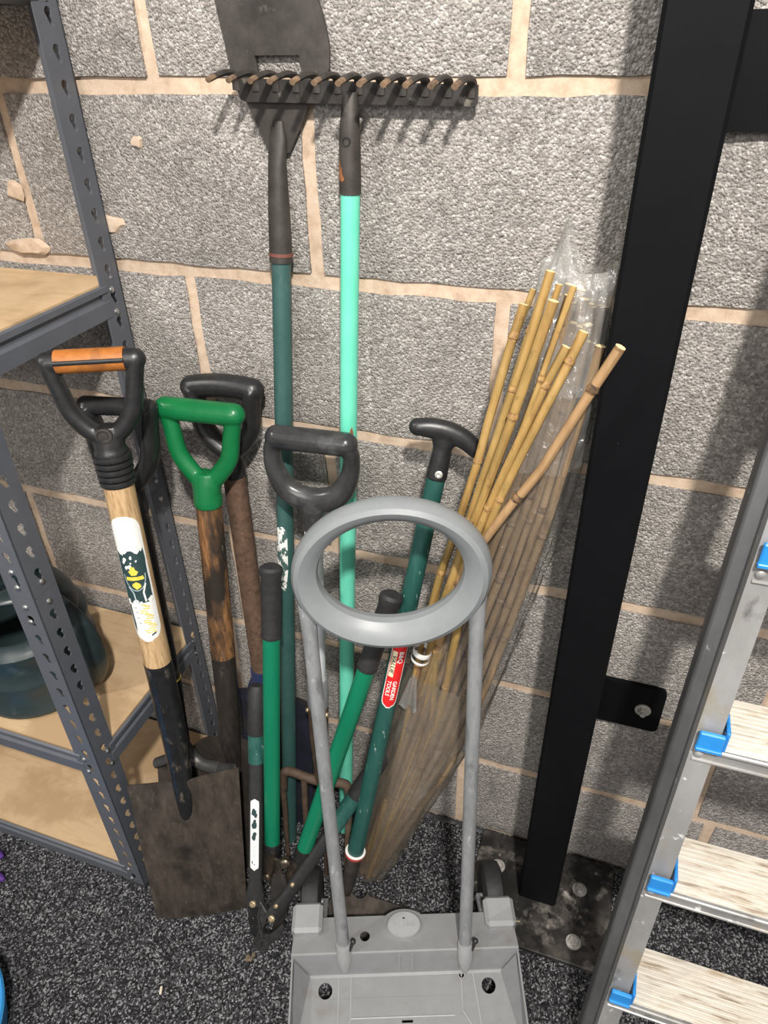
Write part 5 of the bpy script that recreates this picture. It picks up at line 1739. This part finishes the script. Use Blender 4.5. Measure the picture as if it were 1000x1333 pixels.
for k in range(7):
    z = 0.240 + STEP * k
    p = LA + LD * z                        # front left corner of this tread
    x0, x1 = p.x + 0.011, LA.x + LW + 0.02 - LD.x * 0.6 * z - 0.004
    xc, W = (x0 + x1) / 2, x1 - x0
    yf = p.y - 0.004
    mb = MB()
    nr = 11
    dp = 0.084
    prof = [(0.0, -0.024), (0.0, -0.003), (0.003, 0.0)]
    for i in range(nr):
        q = 0.006 + (dp - 0.010) * i / nr
        w = (dp - 0.010) / nr
        prof += [(q, 0.0), (q + w * .15, 0.0014), (q + w * .75, 0.0014), (q + w * .9, 0.0)]
    prof += [(dp, 0.0), (dp, -0.018), (dp - 0.002, -0.018), (dp - 0.002, -0.003), (0.002, -0.003), (0.002, -0.024)]
    n = len(prof)
    vs = [Vector((x, yf + q[0], z + q[1])) for x in (x0, x1) for q in prof]
    fs = [(i, (i + 1) % n, (i + 1) % n + n, i + n) for i in range(n)] + [tuple(range(n)), tuple(reversed(range(n, 2 * n)))]
    mb.add(vs, fs)
    mm = []
    for i in range(n):
        mm.append(1 if (i < 2 or i >= n - 5) else 0)
    mb.m = mm + [1, 1]
    tr = part('tread', mb, [M['tread_paint'], M['aluminium']], lad)
    mb = MB()
    mb.tube([(x0, yf - 0.001, z - 0.002), (x1, yf - 0.001, z - 0.002)], 0.0032, 10)
    mb.tube([(x0, yf - 0.001, z - 0.021), (x1, yf - 0.001, z - 0.021)], 0.0022, 8)
    part('nosing', mb, M['aluminium'], tr)
    for s in (0, 1):
        xx = x0 if s == 0 else x1
        sg = 1 if s == 0 else -1
        pp = p if s == 0 else Vector((x1, p.y, z))
        mb = MB()
        # blue cup that wraps the stile flange at the tread end
        mb.box(Vector((xx + sg * 0.013, yf - 0.0022, z + 0.013)), (0.027, 0.006, 0.028), bevel=0.0015)
        mb.box(Vector((xx + sg * 0.0285, yf + 0.016, z + 0.016)), (0.004, 0.036, 0.032), bevel=0.0015)
        mb.box(Vector((xx + sg * 0.013, yf - 0.004, z + 0.002)), (0.028, 0.007, 0.005), bevel=0.001)
        part('bracket', mb, M['blue_bracket'], tr, 'blue plastic tread bracket')
        mb = MB()
        mb.lathe([(0.0050, -0.001), (0.0050, 0.0012), (0.003, 0.0026), (0.001, 0.003)], frame((xx + sg * 0.006, yf - 0.0012, z - 0.011), (0, -1, 0), (1, 0, 0)), 12)
        part('rivet', mb, M['aluminium'], tr)

# ------------------------------------------------------------------ small things on the carpet
mb = MB()
mb.box((-0.181, -0.480, 0.003), (0.004, 0.013, 0.004), Matrix.Rotation(0.4, 3, 'Z'), bevel=0.001)
solo('wood_chip', mb, M['chip'], 'tiny cream chip lying on the open carpet', 'chip', (-0.181, -0.48, 0))
mb = MB()
rnd = random.Random(4)
for i in range(7):
    mb.sphere((-0.058 + rnd.uniform(-.005, .005), -0.381 + rnd.uniform(-.007, .007), 0.003), 0.004, 6, squash=(1, 1.2, .7))
solo('dry_leaf', mb, M['leaf_brown'], 'small crumpled brown leaf on the carpet below the hooked jaw', 'leaf', (-0.058, -0.381, 0))
mb = MB()
mb.tube(spline([(0.352, -0.195, 0.014), (0.372, -0.180, 0.017), (0.392, -0.172, 0.014)], 4), 0.0009, 6)
solo('straw', mb, M['straw'], 'short pale straw on the base plate beside the cart wheel', 'straw', (0.372, -0.18, 0.012))
# purple glove, two fingertips in view
glove = thing('glove', 'dark purple glove at the edge of the carpet, only two tips showing before the rack', 'glove', (-0.69, -0.40, 0.0))
mb = MB()
mb.tube(spline([(-0.80, -0.43, 0.014), (-0.74, -0.415, 0.016), (-0.69, -0.405, 0.014)], 4), [(0.040, 0.012)] * 9, 16, hint=(0.2, 1, 0))
for (a, b) in (((-0.700, -0.385, 0.012), (-0.621, -0.374, 0.011)), ((-0.695, -0.400, 0.012), (-0.642, -0.386, 0.010)), ((-0.695, -0.415, 0.012), (-0.583, -0.412, 0.012)), ((-0.72, -0.435, 0.012), (-0.66, -0.455, 0.010)), ((-0.75, -0.39, 0.012), (-0.72, -0.352, 0.010))):
    mb.tube([a, lerp(a, b, .5), lerp(a, b, .9), b], [0.0105, 0.0105, 0.009, 0.003], 12)
pg = part('fabric', mb, M['purple'], glove)
fuse(pg, 0.0025, 4)
# blue tub at the near corner
mb = MB()
tc = Vector((-0.524, -0.699, 0.0))
mb.lathe([(0.001, 0.004), (0.140, 0.004), (0.150, 0.008), (0.158, 0.060), (0.163, 0.064), (0.166, 0.060), (0.162, 0.054), (0.154, 0.004), (0.148, 0.0), (0.001, 0.0)], Matrix.Translation(tc), 48)
solo('plastic_tub', mb, M['tub_blue'], 'blue plastic tub whose edge shows at the lower left', 'tub', tc)
